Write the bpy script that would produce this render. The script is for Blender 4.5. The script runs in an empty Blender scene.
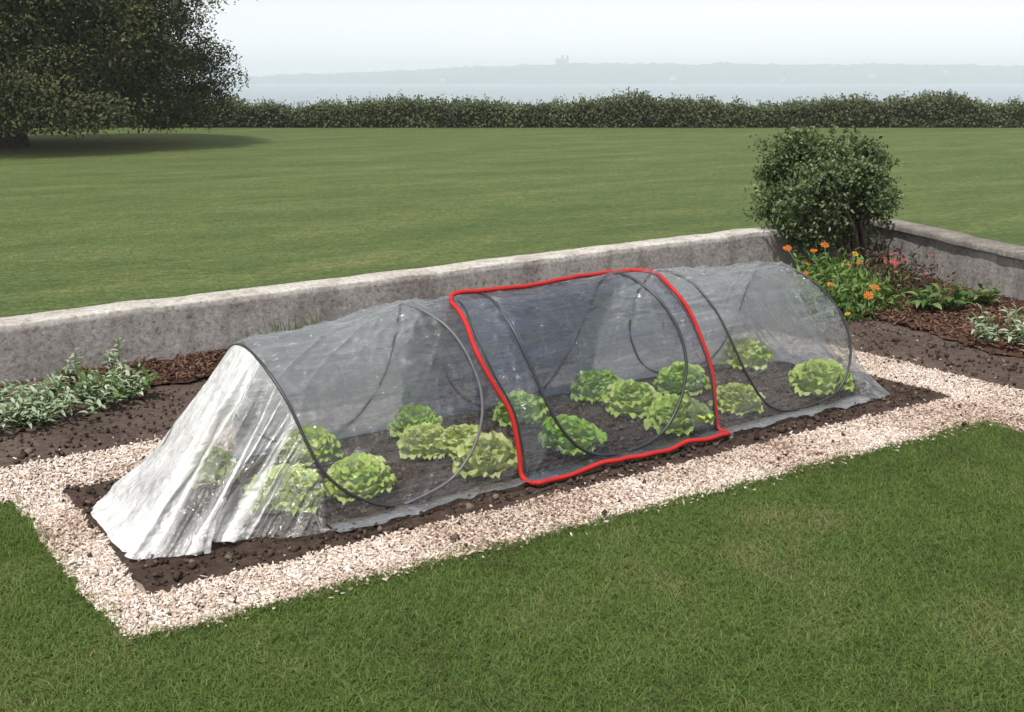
import bpy, math, random
import numpy as np

# ------------------------------------------------------------------ scene, camera, sky, sun
S = bpy.context.scene
COL = S.collection
rng = np.random.default_rng(7)
random.seed(7)
R = math.radians

CAM_H = 1.8
PITCH = math.atan(276 / 1112)
HEAD = R(55)                      # angle from the tunnel's axis (+X) to the camera's heading
cam_d = bpy.data.cameras.new('camera')
cam = bpy.data.objects.new('camera', cam_d)
COL.objects.link(cam)
cam_d.sensor_width = 36
cam_d.lens = 1112 * 36 / 1024
cam_d.clip_start = 0.05
cam_d.clip_end = 30000
cam.location = (0, 0, CAM_H)
cam.rotation_euler = (math.pi / 2 - PITCH, 0, HEAD - math.pi / 2)
S.camera = cam

SUN_EL, SUN_AZ = R(60), R(214)    # azimuth of the direction towards the sun, counter-clockwise from +X
sun_dir = (math.cos(SUN_EL) * math.cos(SUN_AZ), math.cos(SUN_EL) * math.sin(SUN_AZ), math.sin(SUN_EL))
sun_d = bpy.data.lights.new('sun', 'SUN')
sun_d.energy = 3.8
sun_d.angle = R(0.6)
sun_d.color = (1.0, 0.95, 0.88)
sun = bpy.data.objects.new('sun', sun_d)
COL.objects.link(sun)
sun.rotation_euler = (math.pi / 2 - SUN_EL, 0, SUN_AZ + math.pi / 2)

W = bpy.data.worlds.new('World')
S.world = W
W.use_nodes = True
nt = W.node_tree
bg = nt.nodes['Background']
sky = nt.nodes.new('ShaderNodeTexSky')
sky.sky_type = 'NISHITA'
sky.sun_disc = False
sky.sun_elevation = SUN_EL
sky.sun_rotation = math.pi / 2 - SUN_AZ
sky.air_density = 1.0
sky.dust_density = 0.3
sky.ozone_density = 1.6
hs = nt.nodes.new('ShaderNodeHueSaturation')
hs.inputs['Saturation'].default_value = 0.035
nt.links.new(sky.outputs[0], hs.inputs['Color'])
nt.links.new(hs.outputs[0], bg.inputs['Color'])
bg.inputs['Strength'].default_value = 0.116

S.view_settings.view_transform = 'Standard'
S.view_settings.look = 'None'
S.view_settings.exposure = 0.40
S.view_settings.gamma = 1.0
S.render.engine = 'CYCLES'
S.cycles.max_bounces = 6
S.cycles.diffuse_bounces = 3
S.cycles.glossy_bounces = 3
S.cycles.transmission_bounces = 4
S.cycles.transparent_max_bounces = 24
S.cycles.volume_bounces = 2
S.cycles.use_denoising = True
S.cycles.caustics_reflective = False
S.cycles.caustics_refractive = False

# ------------------------------------------------------------------ helpers
def fl(fwd, lat):
    """ground point at a distance ahead of and to the right of the standpoint"""
    c, s = math.cos(HEAD), math.sin(HEAD)
    return np.array([fwd * c + lat * s, fwd * s - lat * c])

def vnoise(x, y, seed=0):
    """smooth value noise in 0..1"""
    r = np.random.default_rng(seed)
    T = r.random((64, 64))
    xi = np.floor(x).astype(int); yi = np.floor(y).astype(int)
    fx = x - xi; fy = y - yi
    fx = fx * fx * (3 - 2 * fx); fy = fy * fy * (3 - 2 * fy)
    a = T[xi % 64, yi % 64]; b = T[(xi + 1) % 64, yi % 64]
    c = T[xi % 64, (yi + 1) % 64]; d = T[(xi + 1) % 64, (yi + 1) % 64]
    return (a * (1 - fx) + b * fx) * (1 - fy) + (c * (1 - fx) + d * fx) * fy

def fbm(x, y, seed=0, n=4):
    t = 0; amp = 1; tot = 0
    for k in range(n):
        t = t + amp * vnoise(x * 2 ** k, y * 2 ** k, seed + k); tot += amp; amp *= .5
    return t / tot

def mesh(name, v, f, mats=None, smooth=False, attrs=None):
    """v: N x 3, f: either an M x k array or a list of tuples"""
    me = bpy.data.meshes.new(name)
    v = np.asarray(v, dtype=np.float32)
    if isinstance(f, np.ndarray):
        m, k = f.shape
        me.vertices.add(len(v)); me.vertices.foreach_set('co', v.ravel())
        me.loops.add(m * k); me.loops.foreach_set('vertex_index', f.astype(np.int32).ravel())
        me.polygons.add(m); me.polygons.foreach_set('loop_start', np.arange(0, m * k, k, dtype=np.int32))
        me.update(calc_edges=True)
    else:
        me.from_pydata([tuple(p) for p in v.tolist()], [], [tuple(q) for q in f])
        me.update()
    if smooth:
        me.polygons.foreach_set('use_smooth', np.ones(len(me.polygons), dtype=bool))
    for an, av in (attrs or {}).items():
        a = me.attributes.new(an, 'FLOAT', 'POINT')
        a.data.foreach_set('value', np.asarray(av, dtype=np.float32))
    if mats is not None:
        me.materials.append(mats)
    return me

def obj(name, me, parent=None, loc=(0, 0, 0), rot=(0, 0, 0), scale=(1, 1, 1)):
    o = bpy.data.objects.new(name, me)
    COL.objects.link(o)
    o.location = loc; o.rotation_euler = rot; o.scale = scale
    if parent: o.parent = parent
    return o

def thing(name, label, cat, loc=(0, 0, 0), group=None, rz=0):
    o = bpy.data.objects.new(name, None)
    COL.objects.link(o)
    o.location = loc; o.rotation_euler = (0, 0, rz)
    o.empty_display_size = .1
    o['label'] = label; o['category'] = cat
    if group: o['group'] = group
    return o

def tag(o, label, cat, group=None):
    o['label'] = label; o['category'] = cat
    if group: o['group'] = group
    return o

def kind(o, k, label=None):
    o['kind'] = k
    if label: o['label'] = label
    return o

def grid_faces(nu, nv, close_u=False):
    """faces of a grid whose vertex index is i * nv + j"""
    i = np.arange(nu if close_u else nu - 1)[:, None]; j = np.arange(nv - 1)[None, :]
    a = i * nv + j; b = ((i + 1) % nu) * nv + j
    return np.stack([a, b, b + 1, a + 1], -1).reshape(-1, 4)

def tube(pts, rad, n=8, flat=None, cap=True):
    """a tube swept along points; flat=(a,b) scales the section along normal / side"""
    P = np.asarray(pts, float); m = len(P)
    rad = np.broadcast_to(np.asarray(rad, float), (m,))
    T = np.gradient(P, axis=0); T /= np.linalg.norm(T, axis=1)[:, None] + 1e-12
    ref = np.array([0, 0, 1.]) if abs(T[0][2]) < .9 else np.array([1., 0, 0])
    N = np.zeros_like(P); B = np.zeros_like(P)
    n0 = ref - T[0] * (ref @ T[0]); n0 /= np.linalg.norm(n0)
    for i in range(m):
        n0 = n0 - T[i] * (n0 @ T[i]); n0 /= np.linalg.norm(n0) + 1e-12
        N[i] = n0; B[i] = np.cross(T[i], n0)
    ang = np.arange(n) * 2 * np.pi / n
    fa, fb = flat if flat else (1, 1)
    V = P[:, None] + rad[:, None, None] * (np.cos(ang)[None, :, None] * N[:, None] * fa + np.sin(ang)[None, :, None] * B[:, None] * fb)
    V = V.reshape(-1, 3)
    F = []
    for i in range(m - 1):
        for k in range(n):
            F.append((i * n + k, i * n + (k + 1) % n, (i + 1) * n + (k + 1) % n, (i + 1) * n + k))
    if cap:
        F.append(tuple(range(n - 1, -1, -1))); F.append(tuple((m - 1) * n + k for k in range(n)))
    return V, F

def join(parts):
    V = []; F = []; o = 0
    for v, f in parts:
        v = np.asarray(v); V.append(v); F += [tuple(int(q) + o for q in p) for p in f]; o += len(v)
    return np.concatenate(V), F

def norm(a):
    return a / (np.linalg.norm(a, axis=-1, keepdims=True) + 1e-12)

def leaf_cloud(pos, out, size, aspect=.45, droop=.2, wild=.8, r=rng):
    """many small folded leaves: pos N x 3, out N x 3 preferred facing, size N. Returns verts, quads, rnd"""
    n = len(pos)
    d = norm(r.normal(size=(n, 3)) * wild + out * .6 + np.array([0, 0, -droop]))     # leaf axis
    u = norm(out + r.normal(size=(n, 3)) * wild * .6)
    side = norm(np.cross(d, u)); up = np.cross(side, d)
    L = size[:, None]; w = L * aspect
    b = pos; t = pos + d * L - up * L * .12
    mL = pos + d * L * .5 + side * w * .5 + up * L * .06
    mR = pos + d * L * .5 - side * w * .5 + up * L * .06
    V = np.stack([b, mL, t, mR], 1).reshape(-1, 3)
    F = (np.arange(n)[:, None] * 4 + np.array([[0, 3, 2, 1]])).astype(int)
    rnd = np.repeat(r.random(n), 4)
    return V, F, rnd

# ------------------------------------------------------------------ materials
def new_mat(name):
    m = bpy.data.materials.new(name); m.use_nodes = True
    m.node_tree.nodes.clear()
    return m, m.node_tree.nodes, m.node_tree.links

def ramp(N, stops):
    r = N.new('ShaderNodeValToRGB')
    e = r.color_ramp.elements
    while len(e) < len(stops): e.new(.5)
    for k, (p, c) in enumerate(stops):
        e[k].position = p; e[k].color = (*c, 1)
    return r

def noise(N, L, scale, detail=4, coord='Object', stretch=None, rough=.55, dist=0):
    tc = N.new('ShaderNodeTexCoord'); n = N.new('ShaderNodeTexNoise')
    n.inputs['Scale'].default_value = scale; n.inputs['Detail'].default_value = detail
    n.inputs['Roughness'].default_value = rough; n.inputs['Distortion'].default_value = dist
    if stretch:
        mp = N.new('ShaderNodeMapping')
        if len(stretch) == 2:
            mp.inputs['Scale'].default_value = stretch[0]; mp.inputs['Rotation'].default_value = stretch[1]
        else:
            mp.inputs['Scale'].default_value = stretch
        L.new(tc.outputs[coord], mp.inputs[0]); L.new(mp.outputs[0], n.inputs['Vector'])
    else:
        L.new(tc.outputs[coord], n.inputs['Vector'])
    return n

def mixc(N, L, a, b, fac, mode='MIX'):
    m = N.new('ShaderNodeMix'); m.data_type = 'RGBA'; m.blend_type = mode
    for s, v in ((m.inputs['Factor'], fac), (m.inputs[6], a), (m.inputs[7], b)):
        if isinstance(v, (int, float)): s.default_value = v
        elif isinstance(v, tuple): s.default_value = (*v, 1)
        else: L.new(v, s)
    return m.outputs[2]

def bump(N, L, h, strength, dist):
    b = N.new('ShaderNodeBump'); b.inputs['Strength'].default_value = strength; b.inputs['Distance'].default_value = dist
    L.new(h, b.inputs['Height']); return b.outputs[0]

def plain(name, col, rough=.6, metal=0, var=0.0, vscale=40, bumpd=0):
    m, N, L = new_mat(name)
    o = N.new('ShaderNodeOutputMaterial'); p = N.new('ShaderNodeBsdfPrincipled')
    p.inputs['Roughness'].default_value = rough; p.inputs['Metallic'].default_value = metal
    n = noise(N, L, vscale)
    rr = ramp(N, [(.3, tuple(c * (1 - var) for c in col)), (.7, tuple(min(1, c * (1 + var)) for c in col))])
    L.new(n.outputs['Fac'], rr.inputs[0]); L.new(rr.outputs[0], p.inputs['Base Color'])
    if bumpd: L.new(bump(N, L, n.outputs['Fac'], .6, bumpd), p.inputs['Normal'])
    L.new(p.outputs[0], o.inputs[0])
    return m

def leafy(name, stops, rough=.55, transl=.3, tcol=None, obj_random=False, nscale=None, spec=.35):
    """foliage: colour by the leaf's own random number, part of the light passes through"""
    m, N, L = new_mat(name)
    o = N.new('ShaderNodeOutputMaterial'); p = N.new('ShaderNodeBsdfPrincipled')
    if obj_random:
        a = N.new('ShaderNodeObjectInfo').outputs['Random']
    else:
        at = N.new('ShaderNodeAttribute'); at.attribute_name = 'rnd'; a = at.outputs['Fac']
    rr = ramp(N, stops); L.new(a, rr.inputs[0]); c = rr.outputs[0]
    if nscale:
        n = noise(N, L, nscale, 3)
        r2 = ramp(N, [(.3, (.72, .72, .68)), (.7, (1.15, 1.13, 1.1))]); L.new(n.outputs['Fac'], r2.inputs[0])
        c = mixc(N, L, c, r2.outputs[0], 1.0, 'MULTIPLY')
    L.new(c, p.inputs['Base Color'])
    p.inputs['Roughness'].default_value = rough
    p.inputs['Specular IOR Level'].default_value = spec
    t = N.new('ShaderNodeBsdfTranslucent')
    L.new(mixc(N, L, c, tcol or (1.0, 1.0, .45), 1.0, 'MULTIPLY'), t.inputs['Color'])
    mx = N.new('ShaderNodeMixShader'); mx.inputs[0].default_value = transl
    L.new(p.outputs[0], mx.inputs[1]); L.new(t.outputs[0], mx.inputs[2]); L.new(mx.outputs[0], o.inputs[0])
    return m

def m_lawn():
    m, N, L = new_mat('lawn')
    o = N.new('ShaderNodeOutputMaterial'); p = N.new('ShaderNodeBsdfPrincipled')
    rot = (0, 0, -(HEAD - math.pi / 2))
    big = noise(N, L, .35, 4, stretch=((.7, 2.6, 1), rot), rough=.6)      # mowing and wear, in bands across the lawn
    mid = noise(N, L, 6, 6, stretch=((1, 1.6, 1), rot), rough=.75)
    fine = noise(N, L, 22, 5, stretch=((1.6, .5, 1), rot), rough=.7)
    r1 = ramp(N, [(.3, (.037, .066, .018)), (.5, (.055, .085, .024)), (.7, (.080, .104, .036))])
    r2 = ramp(N, [(.34, (.50, .60, .50)), (.66, (1.50, 1.38, 1.50))])
    r3 = ramp(N, [(.34, (.40, .43, .40)), (.66, (1.65, 1.6, 1.6))])
    L.new(big.outputs['Fac'], r1.inputs[0]); L.new(mid.outputs['Fac'], r2.inputs[0]); L.new(fine.outputs['Fac'], r3.inputs[0])
    c = mixc(N, L, r1.outputs[0], r2.outputs[0], 1.0, 'MULTIPLY')
    c = mixc(N, L, c, r3.outputs[0], 1.0, 'MULTIPLY')
    wp = noise(N, L, .9, 6, stretch=((1, 2.0, 1), rot), rough=.7)
    r5 = ramp(N, [(.34, (.72, .82, .70)), (.5, (1, 1, 1)), (.64, (1.35, 1.16, 1.2)), (.72, (1.7, 1.3, 1.5))]); L.new(wp.outputs['Fac'], r5.inputs[0])
    c = mixc(N, L, c, r5.outputs[0], .9, 'MULTIPLY')
    L.new(c, p.inputs['Base Color']); p.inputs['Roughness'].default_value = .9
    p.inputs['Sheen Weight'].default_value = .20; p.inputs['Sheen Tint'].default_value = (.75, .85, .40, 1); p.inputs['Sheen Roughness'].default_value = .45
    p.inputs['Specular IOR Level'].default_value = .1
    L.new(bump(N, L, mid.outputs['Fac'], .5, .05), p.inputs['Normal'])
    L.new(p.outputs[0], o.inputs[0]); return m

def m_soil(name, dark, light, scale=30):
    m, N, L = new_mat(name)
    o = N.new('ShaderNodeOutputMaterial'); p = N.new('ShaderNodeBsdfPrincipled')
    a = noise(N, L, scale, 8, rough=.7); b = noise(N, L, 2.5, 3)
    r1 = ramp(N, [(.32, dark), (.68, light)]); L.new(a.outputs['Fac'], r1.inputs[0])
    r2 = ramp(N, [(.3, (.75, .75, .75)), (.7, (1.2, 1.2, 1.2))]); L.new(b.outputs['Fac'], r2.inputs[0])
    L.new(mixc(N, L, r1.outputs[0], r2.outputs[0], 1.0, 'MULTIPLY'), p.inputs['Base Color'])
    p.inputs['Roughness'].default_value = .95; p.inputs['Specular IOR Level'].default_value = .15
    L.new(bump(N, L, a.outputs['Fac'], .9, .012), p.inputs['Normal'])
    L.new(p.outputs[0], o.inputs[0]); return m

def m_wall(name, lo, hi):
    m, N, L = new_mat(name)
    o = N.new('ShaderNodeOutputMaterial'); p = N.new('ShaderNodeBsdfPrincipled')
    a = noise(N, L, 30, 8, rough=.85); b = noise(N, L, 2.2, 5, stretch=(1, 1, 2.2), rough=.65)
    v = N.new('ShaderNodeTexVoronoi'); v.inputs['Scale'].default_value = 70
    tc = N.new('ShaderNodeTexCoord'); L.new(tc.outputs['Object'], v.inputs['Vector'])
    r1 = ramp(N, [(.3, lo), (.65, hi)]); L.new(b.outputs['Fac'], r1.inputs[0])
    r2 = ramp(N, [(.36, (.30, .28, .27)), (.47, (.90, .89, .88)), (.57, (1.06, 1.06, 1.06)), (.68, (1.6, 1.6, 1.62))]); L.new(a.outputs['Fac'], r2.inputs[0])
    c = mixc(N, L, r1.outputs[0], r2.outputs[0], 1.0, 'MULTIPLY')
    r3 = ramp(N, [(.0, (.55, .53, .52)), (.22, (1, 1, 1))]); L.new(v.outputs['Distance'], r3.inputs[0])
    c = mixc(N, L, c, r3.outputs[0], .7, 'MULTIPLY')
    sn = noise(N, L, 1.0, 5, stretch=(5, 5, .8), rough=.6)                 # run-off stains
    r4 = ramp(N, [(.36, (.66, .64, .62)), (.52, (1, 1, 1))]); L.new(sn.outputs['Fac'], r4.inputs[0])
    c = mixc(N, L, c, r4.outputs[0], .8, 'MULTIPLY')
    L.new(c, p.inputs['Base Color']); p.inputs['Roughness'].default_value = .92
    p.inputs['Specular IOR Level'].default_value = .2
    L.new(bump(N, L, a.outputs['Fac'], 1.0, .012), p.inputs['Normal'])
    L.new(p.outputs[0], o.inputs[0]); return m

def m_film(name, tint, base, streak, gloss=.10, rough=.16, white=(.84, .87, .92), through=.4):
    """clear polythene: mostly see-through, with a milky share where it is creased, dusty, gathered or given painted sky sheen, and a sheen"""
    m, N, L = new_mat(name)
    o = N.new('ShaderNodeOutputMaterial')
    at = N.new('ShaderNodeAttribute'); at.attribute_name = 'op'
    n1 = noise(N, L, 1.0, 6, stretch=((3.0, 26, 30), (R(8), R(4), R(7))), rough=.62, dist=.5)
    n2 = noise(N, L, 9.0, 3, rough=.5, dist=1.2)
    mr = N.new('ShaderNodeMapRange'); mr.inputs[1].default_value = .42; mr.inputs[2].default_value = .74
    mr.inputs[3].default_value = 0; mr.inputs[4].default_value = streak
    L.new(n1.outputs['Fac'], mr.inputs[0])
    ad = N.new('ShaderNodeMath'); ad.operation = 'ADD'; L.new(at.outputs['Fac'], ad.inputs[0]); L.new(mr.outputs[0], ad.inputs[1])
    ad2 = N.new('ShaderNodeMath'); ad2.operation = 'ADD'; ad2.use_clamp = True; ad2.inputs[1].default_value = base
    L.new(ad.outputs[0], ad2.inputs[0])
    hsum = N.new('ShaderNodeMath'); hsum.operation = 'MULTIPLY_ADD'; hsum.inputs[1].default_value = .45
    L.new(n2.outputs['Fac'], hsum.inputs[0]); L.new(n1.outputs['Fac'], hsum.inputs[2])
    nb0 = bump(N, L, hsum.outputs[0], .7, .03)
    n3 = noise(N, L, 7, 2, stretch=((1.3, .7, .7), (R(20), R(10), R(25))), rough=.4, dist=1.6)       # sharp little crinkles
    b3 = N.new('ShaderNodeBump'); b3.inputs['Strength'].default_value = .6; b3.inputs['Distance'].default_value = .03
    L.new(n3.outputs['Fac'], b3.inputs['Height']); L.new(nb0, b3.inputs['Normal']); nb = b3.outputs[0]
    tr = N.new('ShaderNodeBsdfTransparent'); tr.inputs['Color'].default_value = (*tint, 1)
    df = N.new('ShaderNodeBsdfDiffuse'); df.inputs['Color'].default_value = (*white, 1); L.new(nb, df.inputs['Normal'])
    tl = N.new('ShaderNodeBsdfTranslucent'); tl.inputs['Color'].default_value = (*white, 1)
    md = N.new('ShaderNodeMixShader'); md.inputs[0].default_value = through; L.new(df.outputs[0], md.inputs[1]); L.new(tl.outputs[0], md.inputs[2])
    m1 = N.new('ShaderNodeMixShader'); L.new(ad2.outputs[0], m1.inputs[0]); L.new(tr.outputs[0], m1.inputs[1]); L.new(md.outputs[0], m1.inputs[2])
    gl = N.new('ShaderNodeBsdfGlossy'); gl.inputs['Roughness'].default_value = rough; gl.inputs['Color'].default_value = (1, 1, 1, 1)
    L.new(nb, gl.inputs['Normal'])
    lw = N.new('ShaderNodeLayerWeight'); lw.inputs['Blend'].default_value = .5; L.new(nb, lw.inputs['Normal'])
    pw = N.new('ShaderNodeMath'); pw.operation = 'POWER'; pw.inputs[1].default_value = 3.6; L.new(lw.outputs['Facing'], pw.inputs[0])
    mg = N.new('ShaderNodeMath'); mg.operation = 'MULTIPLY_ADD'; mg.inputs[1].default_value = .70; mg.inputs[2].default_value = .035 + gloss; mg.use_clamp = True
    L.new(pw.outputs[0], mg.inputs[0])
    m2 = N.new('ShaderNodeMixShader'); L.new(mg.outputs[0], m2.inputs[0]); L.new(m1.outputs[0], m2.inputs[1]); L.new(gl.outputs[0], m2.inputs[2])
    L.new(m2.outputs[0], o.inputs[0]); return m

M = {}
M['lawn'] = m_lawn()
M['soil'] = m_soil('soil', (.030, .020, .016), (.085, .060, .048))
M['soil_dry'] = m_soil('dry_soil', (.050, .036, .030), (.125, .094, .080))
M['mulch'] = m_soil('mulch', (.040, .021, .015), (.110, .060, .043), 45)
M['path'] = m_soil('path', (.24, .17, .13), (.46, .36, .30), 60)
M['wall'] = m_wall('concrete', (.27, .25, .243), (.40, .385, .38))
M['coping'] = m_wall('sunlit_concrete', (.46, .43, .40), (.62, .60, .57))  # paler than the wall face: sunlight on its top put into the colour
M['coping_dark'] = m_wall('mortar_weathered', (.19, .17, .15), (.31, .29, .27))
M['chip'] = leafy('wood_chip', [(0, (.22, .15, .115)), (.14, (.40, .315, .26)), (.45, (.52, .43, .37)), (.8, (.64, .55, .49)), (1, (.78, .72, .68))], .85, 0.0, spec=.15)
M['bark'] = leafy('bark_piece', [(0, (.032, .018, .012)), (.4, (.075, .039, .027)), (.8, (.13, .070, .050)), (1, (.21, .14, .105))], .9, 0.0, spec=.15)
M['clod'] = leafy('soil_clod', [(0, (.030, .020, .017)), (.7, (.075, .053, .043)), (1, (.16, .125, .10))], .95, 0.0, spec=.1)
M['grass'] = leafy('grass_blade', [(0, (.150, .135, .070)), (.08, (.100, .168, .042)), (.45, (.140, .222, .058)), (.78, (.195, .265, .082)), (.92, (.22, .24, .11)), (1, (.34, .30, .19))], .6, .45, spec=.2)
M['tuft'] = leafy('tall_grass', [(0, (.05, .10, .03)), (1, (.12, .19, .05))], .6, .3)
M['tree_leaf'] = leafy('tree_leaf', [(0, (.030, .040, .016)), (.4, (.056, .070, .027)), (.8, (.100, .112, .042)), (1, (.15, .16, .065))], .6, .18, spec=.2)
M['hedge_leaf'] = leafy('hedge_leaf', [(0, (.048, .058, .030)), (.5, (.086, .106, .050)), (1, (.150, .182, .082))], .6, .2, spec=.2)
M['shrub_leaf'] = leafy('shrub_leaf', [(0, (.042, .066, .028)), (.5, (.088, .132, .052)), (.85, (.15, .20, .09)), (1, (.25, .30, .17))], .5, .25, spec=.22)
M['bark_skin'] = plain('tree_bark', (.085, .065, .050), .9, var=.4, vscale=12, bumpd=.03)
M['stem'] = plain('green_stem', (.10, .15, .06), .6, var=.2)
M['sage'] = leafy('silver_leaf', [(0, (.15, .24, .13)), (.5, (.28, .37, .25)), (1, (.47, .54, .42))], .7, .2, obj_random=True, nscale=30)
M['green_leaf'] = leafy('green_leaf', [(0, (.05, .11, .03)), (.5, (.095, .17, .045)), (1, (.17, .25, .085))], .5, .3, obj_random=True)
M['marigold_leaf'] = leafy('flower_foliage', [(0, (.055, .12, .025)), (.5, (.12, .215, .05)), (1, (.23, .33, .10))], .5, .35)
M['red_leaf'] = leafy('maroon_leaf', [(0, (.035, .024, .018)), (.5, (.085, .045, .036)), (.75, (.065, .085, .035)), (1, (.17, .06, .06))], .6, .2)
M['orange'] = plain('orange_petal', (.75, .21, .015), .6, var=.15)
M['yellow'] = plain('yellow_petal', (.75, .46, .03), .6, var=.15)
M['pink'] = plain('pink_petal', (.55, .06, .10), .6, var=.2)
M['flower_eye'] = plain('flower_eye', (.30, .09, .012), .8, var=.2)
M['lettuce'] = leafy('lettuce_leaf', [(0, (.48, .70, .12)), (.6, (.64, .80, .22)), (1, (.78, .87, .38))], .5, .45, obj_random=True, nscale=22)
M['lettuce_dark'] = leafy('lettuce_leaf_dark', [(0, (.36, .66, .08)), (.6, (.52, .77, .15)), (1, (.66, .83, .27))], .5, .45, obj_random=True, nscale=22)
M['lettuce_pale'] = leafy('lettuce_leaf_pale', [(0, (.54, .68, .16)), (.6, (.67, .78, .27)), (1, (.78, .84, .42))], .5, .45, obj_random=True, nscale=22)
M['hoop'] = plain('hoop_tube', (.030, .032, .038), .4, var=.2)
M['hoop_grey'] = plain('hoop_tube_grey', (.11, .105, .115), .45, var=.2)
M['red'] = plain('red_outline', (.42, .010, .008), .8, var=.10, vscale=25)
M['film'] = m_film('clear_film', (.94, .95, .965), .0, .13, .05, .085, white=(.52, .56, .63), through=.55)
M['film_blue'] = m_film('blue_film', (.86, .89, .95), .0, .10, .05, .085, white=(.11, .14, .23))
M['film_tail'] = m_film('crumpled_film', (.95, .955, .97), .0, .06, .10, .13, white=(.90, .91, .93), through=.2)
M['sea'] = None
# ------------------------------------------------------------------ the setting: land, sea, far shore
def land():
    """one sheet: level lawn that drops to the sea a little beyond the hedge"""
    rows = [(-45, 0), (0, 0), (20, 0), (40, 0), (49, 0), (54, -.6), (60, -3), (70, -7.5), (90, -9.5)]
    lats = np.linspace(-160, 160, 33)
    V = [(*fl(r, l), z) for r, z in rows for l in lats]
    return obj('lawn', mesh('lawn', V, grid_faces(len(rows), len(lats))[:, ::-1], M['lawn'], True))
kind(land(), 'structure')

m, N, L = new_mat('sea_water')
o_ = N.new('ShaderNodeOutputMaterial'); p_ = N.new('ShaderNodeBsdfPrincipled')
p_.inputs['Base Color'].default_value = (.10, .16, .19, 1); p_.inputs['Roughness'].default_value = .25
n_ = noise(N, L, .15, 4); L.new(bump(N, L, n_.outputs['Fac'], .3, .6), p_.inputs['Normal']); L.new(p_.outputs[0], o_.inputs[0])
SEA = -8.0
V = [(*fl(r, l), SEA) for r in (66, 300, 1000, 4200) for l in np.linspace(-3600, 3600, 13)]
kind(obj('sea', mesh('sea', V, grid_faces(4, 13)[:, ::-1], m)), 'structure')

def hill_height(lat):
    """height of the far ridge above the water as it runs along the shore"""
    x = np.array([-3600, -900, -780, -600, -320, -80, 120, 300, 480, 700, 950, 1200, 1500, 3600])
    z = np.array([6, 12, 16, 26, 38, 46, 54, 55, 54, 56, 53, 53, 48, 30])
    return np.interp(lat, x, z)
M['hill'] = plain('far_woods', (.07, .10, .06), .95, var=.45, vscale=.02)
lat = np.linspace(-3000, 3000, 900)
rows = [2900, 2925, 3000, 3120, 3240, 3330, 3420]
prof = [-.06, .05, .22, .50, .80, 1.0, .72]
V = np.zeros((len(rows), len(lat), 3))
for i, (r, q) in enumerate(zip(rows, prof)):
    c, s = math.cos(HEAD), math.sin(HEAD)
    V[i, :, 0] = r * c + lat * s; V[i, :, 1] = r * s - lat * c
    b = (fbm(lat / 60 + 31, np.full_like(lat, i * 2.3), 5, 4) - .5) * 12 * (q > .1) + (vnoise(lat / 9, np.full_like(lat, i * 3.1), 9) > .7) * 4 * (q > .3)
    V[i, :, 2] = SEA + hill_height(lat) * q + b
kind(obj('hills', mesh('hills', V.reshape(-1, 3), grid_faces(len(rows), len(lat))[:, ::-1], M['hill'], False)), 'structure')

# houses and the twin-towered building over the water
M['far_wall'] = plain('far_white_wall', (.50, .49, .47), .9, var=.1, vscale=.2)
M['far_stone'] = plain('far_stone', (.22, .21, .20), .9, var=.1, vscale=.2)
M['far_roof'] = plain('far_roof', (.20, .15, .14), .9, var=.2, vscale=.2)
def box(x0, x1, y0, y1, z0, z1):
    v = [(x, y, z) for z in (z0, z1) for y in (y0, y1) for x in (x0, x1)]
    return np.array(v), [(0, 2, 3, 1), (4, 5, 7, 6), (0, 1, 5, 4), (1, 3, 7, 5), (3, 2, 6, 7), (2, 0, 4, 6)]
def gable(x0, x1, y0, y1, z0, z1):
    ym = (y0 + y1) / 2
    return np.array([(x0, y0, z0), (x1, y0, z0), (x1, y1, z0), (x0, y1, z0), (x0, ym, z1), (x1, ym, z1)]), \
        [(0, 1, 5, 4), (2, 3, 4, 5), (0, 4, 3), (1, 2, 5), (0, 3, 2, 1)]
def ground_far(fwd, la):
    return SEA + hill_height(la) * np.interp(fwd, rows, prof)
first = None
for la, fw_, sc, lab in [(-180, 2990, .8, 'tiny white gabled house alone on the far shore left of the towers'),
                         (420, 2990, 1.0, 'tiny white house at the far waterline, first one right of the towers'),
                         (700, 2960, .8, 'small white house at the far waterline, above the left side of the round shrub'),
                         (960, 3060, 1.1, 'larger of the white houses on the far shore, right of the round shrub'),
                         (1190, 3150, .9, 'white house high on the far slope, nearest the right edge')]:
    x, y = fl(fw_, la); z = ground_far(fw_, la) + 1.5
    if first is None:
        h = thing('far_house', lab, 'house', (x, y, z), 'white houses on the far shore', HEAD - math.pi / 2)
        obj('wall', mesh('house_wall', *box(-8, 8, -5, 5, -6, 5), M['far_wall']), h)
        obj('roof', mesh('house_roof', *gable(-9, 9, -6, 6, 5, 10), M['far_roof']), h)
        first = h
    else:
        h = first.copy(); COL.objects.link(h); h.location = (x, y, z); h['label'] = lab
        for c in first.children:
            d = c.copy(); COL.objects.link(d); d.parent = h
    h.scale = (sc,) * 3
x, y = fl(3330, 150)
t = thing('twin_tower_building', 'large building with two square towers on the skyline across the water', 'building', (x, y, ground_far(3330, 150) - 4), None, HEAD - math.pi / 2)
obj('nave', mesh('nave', *box(-24, 14, -8, 8, -4, 14), M['far_stone']), t)
obj('roof', mesh('nave_roof', *gable(-25, 14, -9, 9, 14, 20), M['far_roof']), t)
for k, xx in enumerate((-4.5, 9.5)):
    obj('tower', mesh('tower', *box(xx - 3.2, xx + 3.2, -12, -8.1, -4, 29), M['far_stone']), t)

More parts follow.
